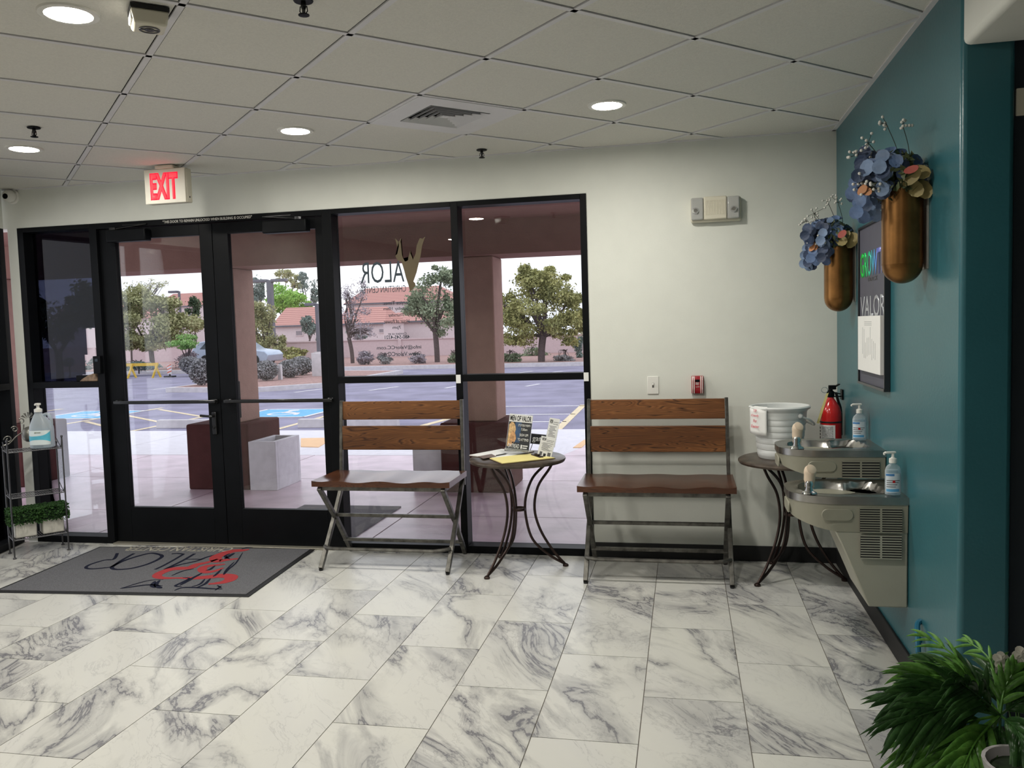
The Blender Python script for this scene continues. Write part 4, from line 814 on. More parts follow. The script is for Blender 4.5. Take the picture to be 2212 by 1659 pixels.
# jug
m_jug = clearish('jug_plastic', (.62, .68, .72), .42, .3); m_jl = mat('jug_label', (.72, .80, .80), .5, var=.03); m_cy = mat('label_cyan', (.10, .50, .66), .5, var=.2); m_liq = clearish('gel', (.50, .62, .68), .45, .3)
jl = loc(.235, .085, .7595); t = thing('sanitizer_jug', 'large translucent sanitizer jug with pump and blue label on the wire shelf', 'jug', jl, .25)
sq = lambda a, r: (abs(math.cos(a))**.65*math.copysign(1, math.cos(a))*r, abs(math.sin(a))**.65*math.copysign(1, math.sin(a))*r*.82)
def sqlathe(prof, n=28):
    m = MB(); vs = []
    for r, z, o in prof:
        for k in range(n): p = sq(2*PI*k/n, r); vs.append((p[0]+o, p[1], z))
    return m.add(vs, [(i*n+k, i*n+(k+1) % n, (i+1)*n+(k+1) % n, (i+1)*n+k) for i in range(len(prof)-1) for k in range(n)])
sqlathe([(0, 0, 0), (.068, 0, 0), (.076, .008, 0), (.076, .135, 0), (.074, .155, 0), (.06, .19, -.004), (.035, .235, -.012), (.024, .25, -.016), (.024, .262, -.016)]).obj('jug_body', m_jug, t, smooth=True)
sqlathe([(0, .004, 0), (.070, .006, 0), (.073, .14, 0), (0, .14, 0)]).obj('gel_fill', m_liq, t, smooth=True)
MB().tube(spl([(.012, 0, .235), (.045, 0, .245), (.066, 0, .225), (.074, 0, .185), (.068, 0, .155)], 4), .011, 8).obj('jug_handle', m_jug, t, smooth=True)
m = MB(); vs = []; n = 18
for z in (.028, .132):
    for k in range(n+1): p = sq(PI*1.12+PI*.76*k/n, .0775); vs.append((p[0], p[1], z))
m.add(vs, [(k, k+1, n+1+k+1, n+1+k) for k in range(n)]).obj('label', m_jl, t)
m = MB(); vs = []
for q in (0, 1):
    for k in range(n+1):
        p = sq(PI*1.12+PI*.76*k/n, .078); f_ = k/n; z = (.045+.02*math.sin(f_*3)) if q == 0 else (.098+.022*f_*f_*1.2-.012*math.sin(f_*3.1)); vs.append((p[0], p[1], z))
m.add(vs, [(k, k+1, n+1+k+1, n+1+k) for k in range(n)]).obj('label_band', m_cy, t)
text('germ-x', (-.02, -.0655, .112), (1, 0, 0), (0, 0, 1), .045, .010, m_ink, parent=t, bold=.01) if False else text('genesis', (-.02, -.0655, .112), (1, 0, 0), (0, 0, 1), .045, .010, mat('label_ink', (.12, .14, .05), .5), parent=t, bold=.01)
m = MB(); m.lathe([(0, .262), (.027, .262), (.027, .282), (.016, .288), (.010, .292), (.010, .315), (0, .315)], 18, (-.016, 0, 0)).lathe([(0, .312), (.020, .312), (.020, .325), (0, .328)], 14, (-.016, 0, 0)).tube([(-.016, 0, .318), (-.016, -.04, .317)], .006, 8); m.obj('pump', m_whitep, t, smooth=True)
# boxwood planters
m_box = leafmat('boxwood_leaf', [(.006, .022, .006), (.03, .085, .02), (.10, .21, .06)], sc=70); m_pot = mat('whitewashed_pot', (.58, .56, .50), .8, var=.15, scale=25)
for k, (x, l) in enumerate(((.085, 'white square planter of clipped boxwood at the left of the lowest shelf'), (.262, 'white square planter of clipped boxwood at the right of the lowest shelf'))):
    q = loc(x, .10, .1365); t = thing('boxwood_planter', l, 'potted plant', q, rz, group='boxwood planters on the wire shelf')
    MB().prism([(-.07, -.065), (.07, -.065), (.07, .065), (-.07, .065)], 0, .105).obj('pot', m_pot, t, bev=.008)
    MB().box(-.085, .085, -.08, .08, .10, .185).obj('foliage_core', mat('dark_core', (.01, .03, .01), .9), t, bev=.03)
    m = MB(); random.seed(k+5)
    for _ in range(2600):
        f_ = random.choice('xyzz'); p = [random.uniform(-.095, .095), random.uniform(-.09, .09), random.uniform(.095, .198)]
        if f_ == 'x': p[0] = random.choice((-.096, .096))
        elif f_ == 'y': p[1] = random.choice((-.09, .09))
        else: p[2] = .198
        p = Vector(p); c_ = Vector((0, 0, .15)); p = c_+(p-c_)*random.uniform(.90, 1.09); s_ = .0095
        a = Vector([random.gauss(0, 1) for _ in range(3)]).normalized()*s_; b = a.cross(Vector([random.gauss(0, 1) for _ in range(3)])).normalized()*s_*.6
        m.add([p-a, p+b, p+a, p-b], [(0, 1, 2, 3)])
    m.obj('foliage', m_box, t)
# ------------------------------------------------------------------ entrance mat
mc = Vector((-3.385, 4.845)); mr = math.radians(3.6)
t = thing('entrance_mat', 'large grey entrance mat with church lettering in front of the doors', 'mat', (mc.x, mc.y, 0), mr)
MB().box(-.835, .835, -.53, .53, 0, .006).obj('rubber_edge', m_black2, t, bev=.003); MB().box(-.805, .805, -.50, .50, .006, .010).obj('pile', m_matgrey, t)
MI = (Matrix.Translation((mc.x, mc.y, 0)) @ Matrix.Rotation(mr, 4, 'Z')).inverted()
def mp_(u, v): p = MI @ flo(u, v, .011); return p
def ribbon(px, w, mt, nm='mat_motif', z=.0108, taper=True):
    P = spl([mp_(*q) for q in px], 6); n = len(P); m = MB(); vs = []
    for i, p in enumerate(P):
        d = (P[min(i+1, n-1)]-P[max(i-1, 0)]); d.z = 0; d.normalize(); nn = Vector((-d.y, d.x, 0)); f_ = i/(n-1); ww = w*(math.sin(PI*min(max(f_, .04), .96))**.5 if taper else 1)
        vs += [(p.x-nn.x*ww/2, p.y-nn.y*ww/2, z), (p.x+nn.x*ww/2, p.y+nn.y*ww/2, z)]
    m.add(vs, [(2*i, 2*i+1, 2*i+3, 2*i+2) for i in range(n-1)]); o = m.obj(nm, mt, t); so = o.modifiers.new('t', 'SOLIDIFY'); so.thickness = .0006; return o
# crop (160,1150)-(600,1300) was 5.027x: helper
K = lambda *L: [(160+a/5.027, 1150+b/5.027) for a, b in L]
def matstroke(L, w, mt, **k): return ribbon(K(*L), w, mt, **k)
a_, b_ = mp_(*K((1715, 185))[0]), mp_(*K((545, 185))[0]); text('CHRISTIAN CENTER', (a_.x, a_.y+.058, .0108), (-1, 0, 0), (0, -1, 0), a_.x-b_.x, .115, m_mattan, parent=t, bold=.015, name='mat_lettering')
for L, w in (([(470, 225), (430, 290), (330, 300), (170, 350), (130, 385), (200, 395), (330, 385)], .022), ([(650, 228), (520, 300), (410, 370), (320, 385)], .022), ([(930, 240), (840, 225), (720, 250), (560, 300), (450, 350), (410, 385), (470, 402), (620, 390), (780, 350), (900, 300), (955, 262), (935, 240)], .026),
             ([(1190, 235), (1080, 300), (970, 360), (880, 402)], .020), ([(1060, 232), (1120, 228), (1190, 235)], .020), ([(1310, 230), (1190, 300), (1090, 350), (985, 400)], .022), ([(1590, 232), (1450, 265), (1330, 310), (1150, 350), (985, 400)], .022), ([(1220, 292), (1300, 290), (1390, 292)], .016)):
    matstroke(L, w, m_matblk, taper=False)
for L, w in (([(1900, 185), (1830, 195), (1740, 200), (1640, 225), (1540, 270), (1560, 310), (1640, 300), (1780, 285)], .085), ([(1560, 290), (1450, 325), (1330, 350), (1250, 385), (1080, 395), (960, 430), (900, 470), (960, 495), (1150, 495)], .07), ([(1640, 345), (1540, 355), (1430, 370), (1390, 400), (1430, 430), (1520, 420), (1620, 385)], .06),
             ([(1150, 495), (1300, 495), (1450, 485), (1600, 470), (1700, 480), (1690, 515), (1600, 545), (1460, 560)], .085)):
    matstroke(L, w, m_matred, z=.0112)
for L, w in (([(500, 610), (570, 590), (700, 550), (830, 520), (970, 512)], .012), ([(500, 610), (640, 590), (800, 570), (960, 580)], .02), ([(880, 530), (850, 575), (880, 600)], .03), ([(930, 520), (890, 570), (930, 600), (960, 600)], .03), ([(1090, 630), (1180, 600), (1330, 600), (1500, 612), (1610, 615)], .02), ([(1180, 490), (1250, 500), (1180, 540), (1100, 580), (1170, 590)], .02), ([(1390, 440), (1300, 490), (1230, 530), (1150, 575)], .025),
             ([(1480, 500), (1420, 560), (1330, 600)], .02), ([(1420, 505), (1370, 560), (1280, 590)], .016), ([(1830, 220), (1760, 330), (1680, 400), (1630, 460)], .012), ([(1740, 320), (1660, 400), (1620, 460)], .014), ([(1600, 400), (1540, 460), (1510, 480)], .018), ([(1740, 225), (1680, 260), (1640, 290)], .03), ([(1690, 230), (1640, 260), (1690, 290)], .02), ([(1820, 180), (1880, 165), (1940, 165)], .02), ([(1530, 360), (1480, 400), (1430, 415)], .02), ([(1530, 630), (1600, 580)], .012), ([(1300, 395), (1180, 420), (1060, 470)], .014), ([(1555, 575), (1600, 605)], .012)):
    matstroke(L, w, m_matblk, z=.0116)
# ------------------------------------------------------------------ drinking fountains
def outline(w, d, n=16, rf=.19, rc=.13):
    # top view, local: x from wall (0) to front (-d), y from 0 (near side) to w
    pts = [(0, 0)]; 
    for k in range(n+1): a = -PI/2-(PI/2)*k/n; pts.append((-d+rf+math.cos(a)*rf, rf*.85+math.sin(a)*rf*.85))
    for k in range(n+1): a = PI-(PI/2)*k/n; pts.append((-d+rf+math.cos(a)*rf, w-rf*.85+math.sin(a)*rf*.85))
    pts.append((0, w)); return pts
def fountain(y0, w, d, zt, zb, label, skirt):
    t = thing('drinking_fountain', label, 'drinking fountain', (R, y0, 0)); O = outline(w, d); n = len(O); cxy = (-d*.5, w*.5)
    # basin top
    m = MB(); vs = []; RN = 16; per = []
    for k in range(n):
        a, b = O[k], O[(k+1) % n]; L = math.hypot(b[0]-a[0], b[1]-a[1]); c_ = max(1, int(L/.02))
        for q in range(c_): per.append((a[0]+(b[0]-a[0])*q/c_, a[1]+(b[1]-a[1])*q/c_))
    n2 = len(per)
    def hz(x, y):
        e1 = ((x+d*.60)/(d*.30))**2+((y-w*.52)/(w*.36))**2; e2 = ((x+d*.29)/(d*.20))**2+((y-w*.55)/(w*.34))**2
        f1 = max(0, 1-e1); f2 = max(0, 1-e2); s1 = min(1, f1*1.6); s2 = min(1, f2*3)
        h_ = -.055*(s1*s1*(3-2*s1)); h2 = -.032*(s2*s2*(3-2*s2)); return zt+min(h_, h2)
    for r_ in range(RN+1):
        f_ = r_/RN
        for x, y in per: X, Y = cxy[0]+(x-cxy[0])*f_, cxy[1]+(y-cxy[1])*f_; vs.append((X, Y, hz(X, Y)-(.004 if .80 < f_ < .95 else 0)))
    fs = [(i*n2+k, i*n2+(k+1) % n2, (i+1)*n2+(k+1) % n2, (i+1)*n2+k) for i in range(1, RN) for k in range(n2)]+[(0*n2, n2+k, n2+(k+1) % n2) for k in range(n2)]
    o2 = len(vs); base = RN*n2
    for x, y in per: vs.append((x, y, zt-.032))
    fs += [(base+k, base+(k+1) % n2, o2+(k+1) % n2, o2+k) for k in range(n2)]
    m.add(vs, fs).obj('basin_top', m_steel, t, smooth=True)
    # outline drawn in slightly for the apron
    Oi = [((x+d*.5)*.985-d*.5, (y-w*.5)*.985+w*.5) for x, y in O]
    # body: slopes up towards the front
    m = MB(); vs = []; nb = len(Oi)
    for x, y in Oi: vs.append((x, y, zt-.032))
    for x, y in Oi:
        f_ = min(1, max(0, (-x)/d)); zz = zb+(max(0, f_-.55)/.45)**1.6*.045; vs.append(((x+d*.5)*(1-.06*f_)-d*.5, (y-w*.5)*.97+w*.5, zz))
    m.add(vs, [(k, (k+1) % nb, nb+(k+1) % nb, nb+k) for k in range(nb)]+[tuple(range(nb)), tuple(range(2*nb-1, nb-1, -1))]).obj('apron', m_taupe, t, smooth=True)
    if skirt:
        zk, zl = zb+.01, .287
        poly = [(-.002, zk), (-.30, zk), (-.27, zk-.06), (-.158, zl), (-.002, zl)]
        MB().prism(poly, .012, w-.012, lambda a, b, h: (a, h, b)).obj('cabinet', m_taupe2, t, bev=.006)
        MB().lathe([(.012, 0), (.012, .003), (0, .003)], 12, (-.10, .08, zl)).obj('drain_cap', m_chrome, t)
    # push pads
    def capsule(cx_, cz_, L, r_): return [(cx_+(L/2-r_)*s+r_*math.cos(a), cz_+r_*math.sin(a)) for s, A in ((1, [-PI/2+PI*k/8 for k in range(9)]), (-1, [PI/2+PI*k/8 for k in range(9)])) for a in A]
    zc = zt-.078
    MB().prism(capsule(-.285, zc, .13, .026), .000, .012, lambda a, b, h: (a, h+.001, b)).obj('side_push_pad', m_taupe, t, bev=.0025)
    MB().prism(capsule(w*.5, zc, .16, .026), -.008, .01, lambda a, b, h: (-d*.985-h*.0+(.004 if h > 0 else -.004), a, b)).obj('front_push_pad', m_taupe, t, bev=.0025)
    # grille on the near side
    def grille(x0, x1, z0, z1, n, nm='vent_grille', sm=m_taupe):
        g_ = thing_part = MB().box(x0, x1, -.0015, .004, z0, z1).obj(nm, m_void, t); s_ = MB(); hgt = (z1-z0)/n  # flush dark plate stands for the shade between the slats
        for k in range(n+1): zz = z0+k*hgt; s_.box(x0, x1, -.0035, -.001, zz-hgt*.21, zz+hgt*.21)
        xm = (x0+x1)/2; s_.box(xm-.004, xm+.004, -.0036, -.001, z0, z1); s_.obj('grille_slats', sm, g_)
    if skirt:
        grille(-.195, -.028, zb+.004, zt-.047, 10); o = grille(-.193, -.030, .503, zb-.012, 9, sm=m_taupe2)
    else: grille(-.195, -.03, zb+.004, zt-.052, 6)
    # bubbler
    b = (-d+.085, .075, zt)
    MB().lathe([(.028, 0), (.026, .006), (.016, .012), (.013, .03), (.015, .045), (.010, .055), (0, .057)], 16, b, sx=1.2).obj('bubbler', m_chrome, t, smooth=True)
    MB().tube(spl([(b[0]+.004, b[1]+.016, zt+.02), (b[0]+.004, b[1]+.02, zt+.055), (b[0]+.006, b[1]+.014, zt+.095), (b[0]+.012, b[1]+.002, zt+.110)], 4), [.014]+[.020]*3+[.024]*3+[.026]*3+[.023]*2+[.013], 14).obj('mouth_guard', mat('guard_beige', (.72, .58, .44), .4), t, smooth=True)
    MB().lathe([(.024, -.052), (.024, -.049), (0, -.049)], 14, (-d*.6, w*.52, zt)).obj('drain', m_chrome, t)
    return t
fountain(4.135, .415, .475, .905, .772, 'upper steel drinking fountain, farther from the camera, on the teal wall', False)
fountain(3.73, .425, .475, .765, .612, 'lower steel drinking fountain with tapered cabinet, nearest the camera on the teal wall', True)
# sanitizer pump bottles
m_clear = clearish('clear_bottle', (.72, .78, .82), .22, .08); m_gel = clearish('clear_gel', (.6, .70, .78), .25, .1); m_lab = mat('bottle_label', (.70, .76, .82), .5, var=.02); m_lb2 = mat('label_blue', (.06, .22, .50), .5)
def bottle(loc_, label, rz_):
    t = thing('sanitizer_bottle', label, 'bottle', loc_, rz_, group='clear hand sanitizer bottles on the fountains')
    MB().lathe([(0, 0), (.030, 0), (.034, .004), (.034, .105), (.028, .122), (.014, .134), (.013, .140)], 24, sy=.68).obj('bottle_body', m_clear, t, smooth=True); MB().lathe([(0, .003), (.0315, .004), (.0315, .108), (0, .109)], 20, sy=.68).obj('gel_fill', m_gel, t, smooth=True)
    MB().lathe([(0, .138), (.016, .138), (.016, .156), (.008, .160), (.006, .164), (.006, .180), (0, .18)], 16).obj('pump_collar', m_whitep, t, smooth=True); MB().box(-.036, .012, -.007, .007, .178, .187).box(-.042, -.034, -.005, .005, .172, .184).obj('pump_head', m_whitep, t, bev=.003)
    n = 12
    def lab(a0, a1, z0, z1, mt, nm, r_=.0347):
        vs = []
        for z in (z0, z1):
            for k in range(n+1): a = a0+(a1-a0)*k/n; vs.append((r_*math.cos(a), r_*.69*math.sin(a), z))
        MB().add(vs, [(k, k+1, n+2+k, n+1+k) for k in range(n)]).obj(nm, mt, t)
    lab(-PI*.92, -PI*.12, .012, .095, m_lab, 'label'); lab(-PI*.92, -PI*.55, .084, .093, m_lb2, 'label_stripe', .0351); lab(-PI*.9, -PI*.35, .016, .028, mat('label_cyan2', (.12, .4, .7), .5), 'label_stripe', .0351); lab(-PI*.62, -PI*.52, .055, .065, m_red, 'label_dot', .0351)
    for k in range(4): lab(-PI*.88, -PI*(.5-.06*k), .036+k*.009, .039+k*.009, m_greyfr, 'label_print', .0351)
    return t
bottle((.868, 3.800, .765), 'clear sanitizer pump bottle on the lower drinking fountain', .25); bottle((.868, 4.50, .905), 'clear sanitizer pump bottle on the upper drinking fountain', .1)
# fire extinguisher on wall hook
t = thing('fire_extinguisher', 'red fire extinguisher with black valve in the corner behind the upper fountain', 'fire extinguisher', (.838, 5.17, .7165)); r_ = .061
MB().lathe([(0, 0), (.050, 0), (r_-.002, .012), (r_, .03), (r_, .240), (r_*.97, .265), (r_*.80, .297), (r_*.45, .330), (.018, .343), (.018, .355)], 32).obj('cylinder', m_red, t, smooth=True)
MB().lathe([(r_, .201), (r_+.003, .203), (r_+.003, .209), (r_, .211)], 32).obj('band', m_black2, t, smooth=True)
m = MB(); m.lathe([(.020, .35), (.022, .36), (.022, .38), (.012, .39), (.012, .405), (0, .405)], 14); m.obj('valve', m_black, t)
m = MB(); m.beam((-.01, -.015, .392), (.052, .02, .425), .020, .006).beam((-.005, -.01, .383), (.055, .02, .367), .018, .006).box(-.012, .03, -.012, .012, .395, .42); m.obj('lever_handle', m_black, t, bev=.003)
MB().tube([(-.036+.018*math.cos(a), -.015, .393+.016*math.sin(a)) for a in [i*PI/7 for i in range(15)]], .0018, 5).obj('pull_pin', m_chrome, t)
MB().prism([(-.030, .373), (-.016, .379), (-.070, .197), (-.084, .201)], -.034, -.033, lambda a, b, h: (a, h, b)).obj('inspection_tag', m_yellow, t)
MB().tube(spl([(.03, .0, .375), (.045, .02, .325), (.062, .03, .265), (.064, .035, .12)], 4), .008, 8).obj('hose', m_black2, t, smooth=True)
n = 14; A0, A1 = -PI*.98, -PI*.42
def elab(a0, a1, z0, z1, mt, nm, rr=r_+.0006):
    vs = []
    for z in (z0, z1):
        for k in range(n+1): a = a0+(a1-a0)*k/n; vs.append((rr*math.cos(a), rr*math.sin(a), z))
    return MB().add(vs, [(k, k+1, n+2+k, n+1+k) for k in range(n)]).obj(nm, mt, t)
elab(A0, A1, .060, .190, m_paper, 'label'); elab(-PI*.84, -PI*.48, .120, .183, mat('label_grey', (.45, .45, .45), .6, var=.4, scale=150), 'label_text', r_+.001); elab(-PI*.84, -PI*.48, .065, .110, mat('label_grey', (.45, .45, .45)), 'label_text', r_+.001); elab(-PI*.84, -PI*.46, .113, .116, m_ink, 'label_rule', r_+.001)
for k in range(6): elab(-PI*.965, -PI*.90, .070+k*.019, .082+k*.019, m_ink, 'label_figure', r_+.001)
t = thing('wall_hook', 'black double wall hook holding the fire extinguisher', 'hook', (R, 5.24, 1.075)); MB().box(-.008, 0, -.03, .03, -.03, .03).tube(spl([(0, 0, -.01), (-.05, 0, -.012), (-.075, 0, -.01), (-.078, 0, .03)], 4), .004, 6).obj('hook_arm', m_black, t)
# ------------------------------------------------------------------ framed board
t = thing('framed_board', 'tall dark framed growth track board on the teal wall', 'framed board', (R, 4.06, 1.185)); W_, H_ = .60, .805; dp = .026   # along +y away from camera
m_board = mat('slate_board', (.085, .085, .115), .55, var=.06); m_frame = mat('dark_frame', (.02, .022, .026), .35)
m = MB(); b_ = .012; m.box(-dp, 0, 0, b_, 0, H_).box(-dp, 0, W_-b_, W_, 0, H_).box(-dp, 0, b_, W_-b_, 0, b_).box(-dp, 0, b_, W_-b_, H_-b_, H_); m.obj('frame', m_frame, t, bev=.002)
m = MB(); m.box(-dp-.001, -dp, 0, W_, 0, .012).box(-dp-.001, -dp, 0, .008, 0, H_); m.obj('frame_face', m_greyfr, t)
MB().box(-.016, 0, b_, W_-b_, b_, H_-b_).obj('board', m_board, t)
def growmat():
    m = bpy.data.materials.new('iridescent_foil'); m.use_nodes = True; q = m.node_tree; b = q.nodes['Principled BSDF']; co = N(q, 'ShaderNodeTexCoord'); sx_ = N(q, 'ShaderNodeSeparateXYZ')
    q.links.new(co.outputs['Object'], sx_.inputs[0]); f_ = mrange(q, sx_.outputs['Y'], .58, .02, 0, 1); q.links.new(ramp(q, f_, [(0, (.02, .75, .02)), (.35, (.03, .72, .25)), (.55, (.10, .55, .85)), (.72, (.20, .25, .90)), (.9, (.40, .40, .62)), (1, (.5, .5, .6))]), b.inputs['Base Color']); b.inputs['Roughness'].default_value = .35; b.inputs['Metallic'].default_value = .2; return m
text('GROWTH', (-.0175, W_-.03, .545), (0, -1, 0), (0, 0, 1), W_-.06, .125, growmat(), parent=t, bold=.02); text('VALOR', (-.0175, W_-.03, .345), (0, -1, 0), (0, 0, 1), W_-.06, .105, mat('silver_foil', (.50, .52, .56), .35, metal=.3), parent=t, bold=.01)
text('TRACK', (-.0175, W_-.20, .52), (0, -1, 0), (0, 0, 1), .22, .02, m_greyfr, parent=t)
sh = thing('paper_pack', 'white printed sheet pack stuck on the lower half of the framed board', 'paper', (R-.030, 4.10, 1.26)); MB().box(-.006, .012, 0, .50, 0, .275).obj('sheets', m_paper, sh, bev=.001)
m = MB(); random.seed(4)
for k in range(9): y = .10+k*.035; z0 = .06+random.random()*.03; m.box(-.0066, -.006, y, y+.006, z0, z0+.07+random.random()*.08)
for k in range(3): m.box(-.0066, -.006, .18, .34, .245-k*.008, .248-k*.008)
m.obj('print_marks', mat('faint_print', (.45, .46, .46), .6), sh)
# ------------------------------------------------------------------ wall vases with flowers
m_petal = [mat('petal_blue', (.10, .16, .30), .6, var=.3, scale=20), mat('petal_dark', (.025, .045, .10), .6, var=.3, scale=20), mat('petal_pale', (.16, .23, .36), .6, var=.2, scale=20)]
m_lfy = mat('leaf_ochre', (.28, .22, .08), .6, var=.25, scale=20); m_lfg = mat('leaf_olive', (.08, .10, .04), .6, var=.3, scale=20); m_org = mat('petal_orange', (.55, .24, .10), .6, var=.2); m_coral = mat('petal_coral', (.38, .08, .06), .6); m_berry = mat('white_berry', (.62, .60, .55), .4); m_stem = mat('dark_stem', (.03, .03, .02), .7)
def petal(c, nrm, r, asp=1.0, cup=.25):
    nrm = Vector(nrm).normalized(); u = nrm.cross(Vector((.3, .2, 1))).normalized(); v = nrm.cross(u); a = random.uniform(0, 2*PI); u, v = u*math.cos(a)+v*math.sin(a), v*math.cos(a)-u*math.sin(a)
    vs = [Vector(c)]; n = 10
    for f_ in (.55, 1.0):
        for k in range(n): th = 2*PI*k/n; vs.append(Vector(c)+u*math.cos(th)*r*f_*asp+v*math.sin(th)*r*f_+nrm*(cup*r*f_*f_*(.6+.4*math.cos(2*th))))
    fs = [(0, 1+k, 1+(k+1) % n) for k in range(n)]+[(1+k, 1+n+k, 1+n+(k+1) % n, 1+(k+1) % n) for k in range(n)]
    return vs, fs
def vase(yc, zb, zt, label, flabel, seed, spread):
    t = thing('wall_vase', label, 'wall vase', (R, yc, 0), group='brass round-bottomed wall vases'); r_ = .074; cx_ = -r_-.008; prof = [(0, zb)]
    for k in range(1, 11): a = PI/2*k/10; prof.append((r_*math.sin(a), zb+r_*(1-math.cos(a))))
    MB().lathe(prof, 32, (cx_, 0, 0)).obj('vase_bottom', m_brass, t, smooth=True)
    MB().lathe([(r_+.0008, zb+r_), (r_+.0008, zt), (r_-.005, zt), (r_-.005, zb+r_*.9)], 36, (cx_, 0, 0)).obj('vase_body', m_brass, t, smooth=True)
    MB().box(-.006, -.001, -.055, .055, zb+r_*.7, zt+.02).obj('back_plate', mat('plate_tin', (.45, .43, .39), .35, metal=.6), t)
    random.seed(seed); f = thing('flower_arrangement', flabel, 'flowers', (R, yc, zt-.02), group='blue flower arrangements in the wall vases')
    for mi, n in ((0, 26), (1, 36), (2, 18)):
        m = MB()
        for _ in range(n):
            e = Vector([random.gauss(0, 1) for _ in range(3)]).normalized()*random.uniform(.6, 1); c_ = Vector((-.125+e.x*.115, e.y*spread*.8, .075+e.z*.105)); nr = Vector((e.x*.8-.25, e.y-.45, e.z*.7+.1)); m.add(*petal(c_, nr, random.uniform(.018, .033), random.uniform(.8, 1.15)))
        for _ in range(5):
            c_ = Vector((-random.uniform(.16, .25), random.uniform(-.12, .10), random.uniform(-.06, .14)))
            for k in range(4): th = k*PI/2+.4; m.add(*petal(c_+Vector((math.cos(th)*.024, math.cos(th)*.02, math.sin(th)*.03)), (-.5, -.8+.3*math.cos(th), .3*math.sin(th)), .027))
        o = m.obj('petals', m_petal[mi], f); o['kind'] = 'stuff'
    def leafs(n, mt, nm, ys, xs_, zs, r0=.035):
        m = MB()
        for _ in range(n): c_ = (random.uniform(*xs_), random.uniform(*ys), random.uniform(*zs)); m.add(*petal(c_, (-.5, -.8, random.uniform(-.2, .5)), r0, 1.5, .15))
        m.obj(nm, mt, f)
    leafs(4, m_lfy, 'ochre_leaves', (-.14, -.07), (-.09, -.02), (-.02, .07), .028); leafs(11, m_lfg, 'olive_leaves', (-.14, .14), (-.22, -.03), (.0, .12), .026); leafs(2, m_org, 'orange_petal', (-.08, -.02), (-.24, -.20), (-.01, .02), .016); leafs(1, m_coral, 'coral_leaf', (-.15, -.12), (-.09, -.06), (.06, .09), .018)
    m = MB(); st = MB()
    for (x, y, z) in ((-.14, .0, .27), (-.21, -.02, .20), (-.25, .0, .16), (-.09, -.04, .25), (-.24, -.05, .05), (-.2, -.08, .02), (-.19, .02, .15)):
        st.tube(spl([(-.06, 0, .0), (x*.7, y*.6, z*.6), (x, y, z)], 4), .0015, 5)
        for _ in range(9): q = Vector((x, y, z))+Vector([random.gauss(0, .017) for _ in range(3)]); m.sphere(q, .0062, 8, 5); st.tube([(x, y, z), tuple(q)], .001, 4)
    m.obj('berries', m_berry, f, smooth=2)['kind'] = 'stuff'; st.obj('stems', m_stem, f)
    blobs(MB(), [((-.11, 0, .06), (.10, .12, .10))], 500, .016, shell=.3).obj('filler_leaves', m_lfg, f)
kx = lambda u, v, x: (lambda d: x*d.y/d.x)(ray(u, v))
vase(kx(1949, 520, R-.082), 1.655, 2.02, 'brass half-round wall vase nearest the camera, above the lower fountain', 'blue flowers with white berries in the near wall vase', 11, .16)
vase(kx(1811, 600, R-.082), 1.565, 1.925, 'brass half-round wall vase in the corner, farther from the camera', 'blue flowers with peach leaf in the far corner wall vase', 23, .15)
# painted loop near baseboard
m_tb = mat('glossy_blue_paint', (.015, .12, .20), .25)
t = thing('wall_cable_loop', 'glossy blue painted loop low on the teal wall above the baseboard', 'pipe loop', (R, 3.49, .225)); MB().tube(spl([(0, .06, .075), (-.018, .04, .065), (-.026, .0, .02), (-.026, -.01, -.04), (-.012, 0, -.075), (0, .01, -.08)], 5), .011, 8).obj('loop', m_tb, t, smooth=True); MB().lathe([(0, 0), (.012, 0), (.012, .01), (0, .01)], 10).obj('screw', m_tb, t).matrix_basis = Matrix.Translation((0, .05, .0)) @ Matrix.Rotation(-PI/2, 4, 'Y')
tag(MB().box(0, .055, -.012, 0, -.045, .045).obj('wall_sensor', m_beige, bev=.004, loc=(R+.172, YE+.03, 2.225)), 'beige sensor box on the dark corridor wall at the right edge', 'sensor')
# ------------------------------------------------------------------ palm arrangement in the foreground
PX, PY, PZ = .575, 1.60, .80
st_ = thing('plant_stand', 'white side stand under the foreground palm', 'stand', (PX+.01, PY-.06, 0)); MB().lathe([(0, .60), (.16, .60), (.16, .575), (0, .575)], 28).obj('stand_top', m_whitep, st_); MB().lathe([(.03, .02), (.03, .575)], 12).lathe([(0, .02), (.13, .02), (.13, 0), (0, 0)], 24).obj('stand_post', m_whitep, st_)
m_pot2 = mat('glazed_white_pot', (.60, .57, .58), .25)
t = thing('potted_palm', 'green artificial palm in a white pot at the lower right corner', 'potted plant', (PX, PY, .60))
pc = at(2212, 1648, 1.47)-Vector((PX, PY, .60)); MB().lathe([(0, 0), (.045, 0), (.058, pc.z-.02), (.062, pc.z), (.056, pc.z), (.052, pc.z-.02), (0, pc.z-.02)], 24, (pc.x, pc.y, 0)).obj('pot', m_pot2, t, smooth=True); MB().lathe([(0, pc.z-.012), (.050, pc.z-.014)], 20, (pc.x, pc.y, 0)).obj('moss', mat('moss_dark', (.015, .035, .01), .9, var=.5, scale=60), t)
def rib_(m, P, w, nrmv):
    n = len(P); vs = []
    for i, p in enumerate(P):
        d = (P[min(i+1, n-1)]-P[max(i-1, 0)]).normalized(); s = d.cross(nrmv).normalized(); f_ = i/(n-1); ww = w*(math.sin(PI*min(1, .10+.90*f_**.8))**.9)
        vs += [p-s*ww, p+nrmv*ww*-.35, p+s*ww]
    m.add(vs, [(3*i+a, 3*i+a+1, 3*i+a+4, 3*i+a+3) for i in range(n-1) for a in (0, 1)])
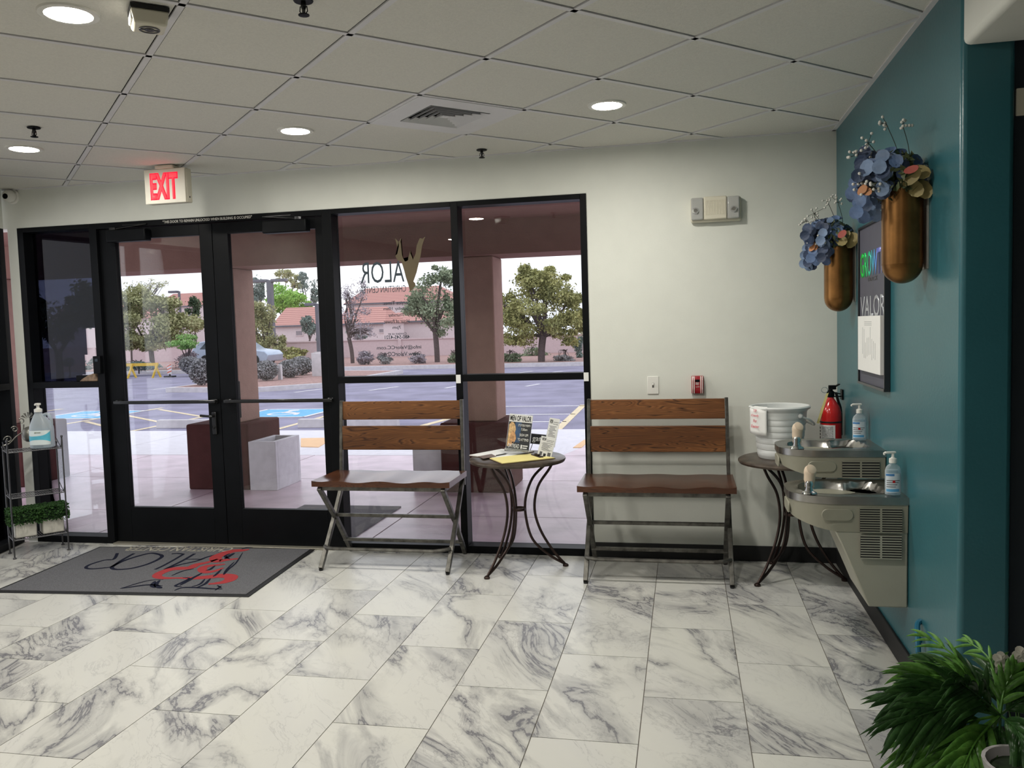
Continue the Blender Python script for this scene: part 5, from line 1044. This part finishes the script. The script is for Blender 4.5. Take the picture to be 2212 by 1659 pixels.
greens = {'d': leafmat('palm_dark', [(.012, .040, .010), (.028, .085, .020), (.06, .15, .04)], .35, 25), 'm': leafmat('palm_mid', [(.03, .09, .012), (.07, .19, .028), (.13, .29, .05)], .4, 25), 'l': leafmat('palm_light', [(.07, .20, .03), (.12, .30, .05), (.20, .42, .09)], .45, 25)}
base0 = Vector((0, 0, .13)); T0 = Vector((PX, PY, .60)); random.seed(12)
def frond(tipuv, Y, col, nl, ll, w=.0052, mid=None, start=.25, baseuv=(2160, 1545), bY=1.6):
    b = at(*baseuv, bY)-T0; tip = at(*tipuv, Y)-T0; md = (at(*mid, (Y+bY)/2)-T0) if mid else (b+tip)/2+Vector((0, 0, .02)); S = spl([b, md, tip], 12)
    fr_ = MB().tube(S, [.003*(1-.7*i/len(S)) for i in range(len(S))], 5).obj('frond', greens[col], t); m = MB(); n = len(S)
    for k in range(nl):
        f_ = start+(1-start)*k/(nl-1); i = min(n-2, int(f_*(n-1))); p = S[i]; d = (S[i+1]-S[i]).normalized(); vw = (p+T0-Vector((0, 0, HF))).normalized(); s = d.cross(vw).normalized()
        for sg in (-1, 1):
            a = math.radians(random.uniform(22, 42))*(1.15-.75*f_); L = ll*random.uniform(.8, 1.15)*(.65+.7*math.sin(PI*min(1, f_*.9+.1))); dr = (d*math.cos(a)+s*sg*math.sin(a)+vw*random.uniform(-.35, .15)).normalized()
            P = [p+dr*L*q/6+Vector((0, 0, -.35*L*(q/6)**2)) for q in range(7)]; rib_(m, P, w*random.uniform(.8, 1.15), -vw)
    o = m.obj('leaflets', greens[col], fr_, smooth=2); so = o.modifiers.new('t', 'SOLIDIFY'); so.thickness = .0004
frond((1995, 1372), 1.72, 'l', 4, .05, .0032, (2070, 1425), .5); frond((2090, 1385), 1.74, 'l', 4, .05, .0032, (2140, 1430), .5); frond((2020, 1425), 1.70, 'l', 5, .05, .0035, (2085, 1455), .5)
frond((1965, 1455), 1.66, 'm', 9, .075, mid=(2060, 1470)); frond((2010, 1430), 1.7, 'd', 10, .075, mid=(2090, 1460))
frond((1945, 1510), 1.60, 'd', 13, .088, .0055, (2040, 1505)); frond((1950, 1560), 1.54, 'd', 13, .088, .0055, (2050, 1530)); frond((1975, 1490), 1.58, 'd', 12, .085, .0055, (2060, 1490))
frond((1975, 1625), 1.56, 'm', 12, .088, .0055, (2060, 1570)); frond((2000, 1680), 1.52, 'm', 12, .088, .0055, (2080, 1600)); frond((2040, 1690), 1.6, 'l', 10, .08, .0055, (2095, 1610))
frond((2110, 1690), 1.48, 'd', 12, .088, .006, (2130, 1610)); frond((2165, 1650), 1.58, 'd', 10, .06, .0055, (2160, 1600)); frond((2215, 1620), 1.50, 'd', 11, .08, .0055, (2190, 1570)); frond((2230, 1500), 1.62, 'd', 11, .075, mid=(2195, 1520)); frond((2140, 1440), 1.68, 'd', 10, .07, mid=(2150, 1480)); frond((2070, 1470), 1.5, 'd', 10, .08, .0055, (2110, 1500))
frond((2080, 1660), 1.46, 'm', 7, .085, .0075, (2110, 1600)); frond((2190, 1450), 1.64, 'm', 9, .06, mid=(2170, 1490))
m_fl = mat('white_petal', (.72, .70, .62), .6); m = MB()
for u, v in ((2162, 1424), (2174, 1448), (2160, 1462), (2182, 1462), (2193, 1430), (2205, 1412), (2200, 1450), (2209, 1432), (2165, 1440), (2212, 1460), (2150, 1478), (2188, 1480)):
    c_ = at(u, v, 1.66)-T0
    for k in range(5): th = 2*PI*k/5+random.random(); m.add(*petal(c_+Vector((math.cos(th)*.007, 0, math.sin(th)*.007)), (math.cos(th)*.4, -1, math.sin(th)*.4), .0075, 1.1))
m.obj('blossoms', m_fl, t)['kind'] = 'stuff'
m = MB(); [m.tube([tuple(base0), tuple(at(u, v, 1.66)-T0)], .0015, 5) for u, v in ((2162, 1430), (2193, 1430), (2205, 1450))]; m.obj('blossom_stems', greens['m'], t)
# a second white pot at the frame's edge
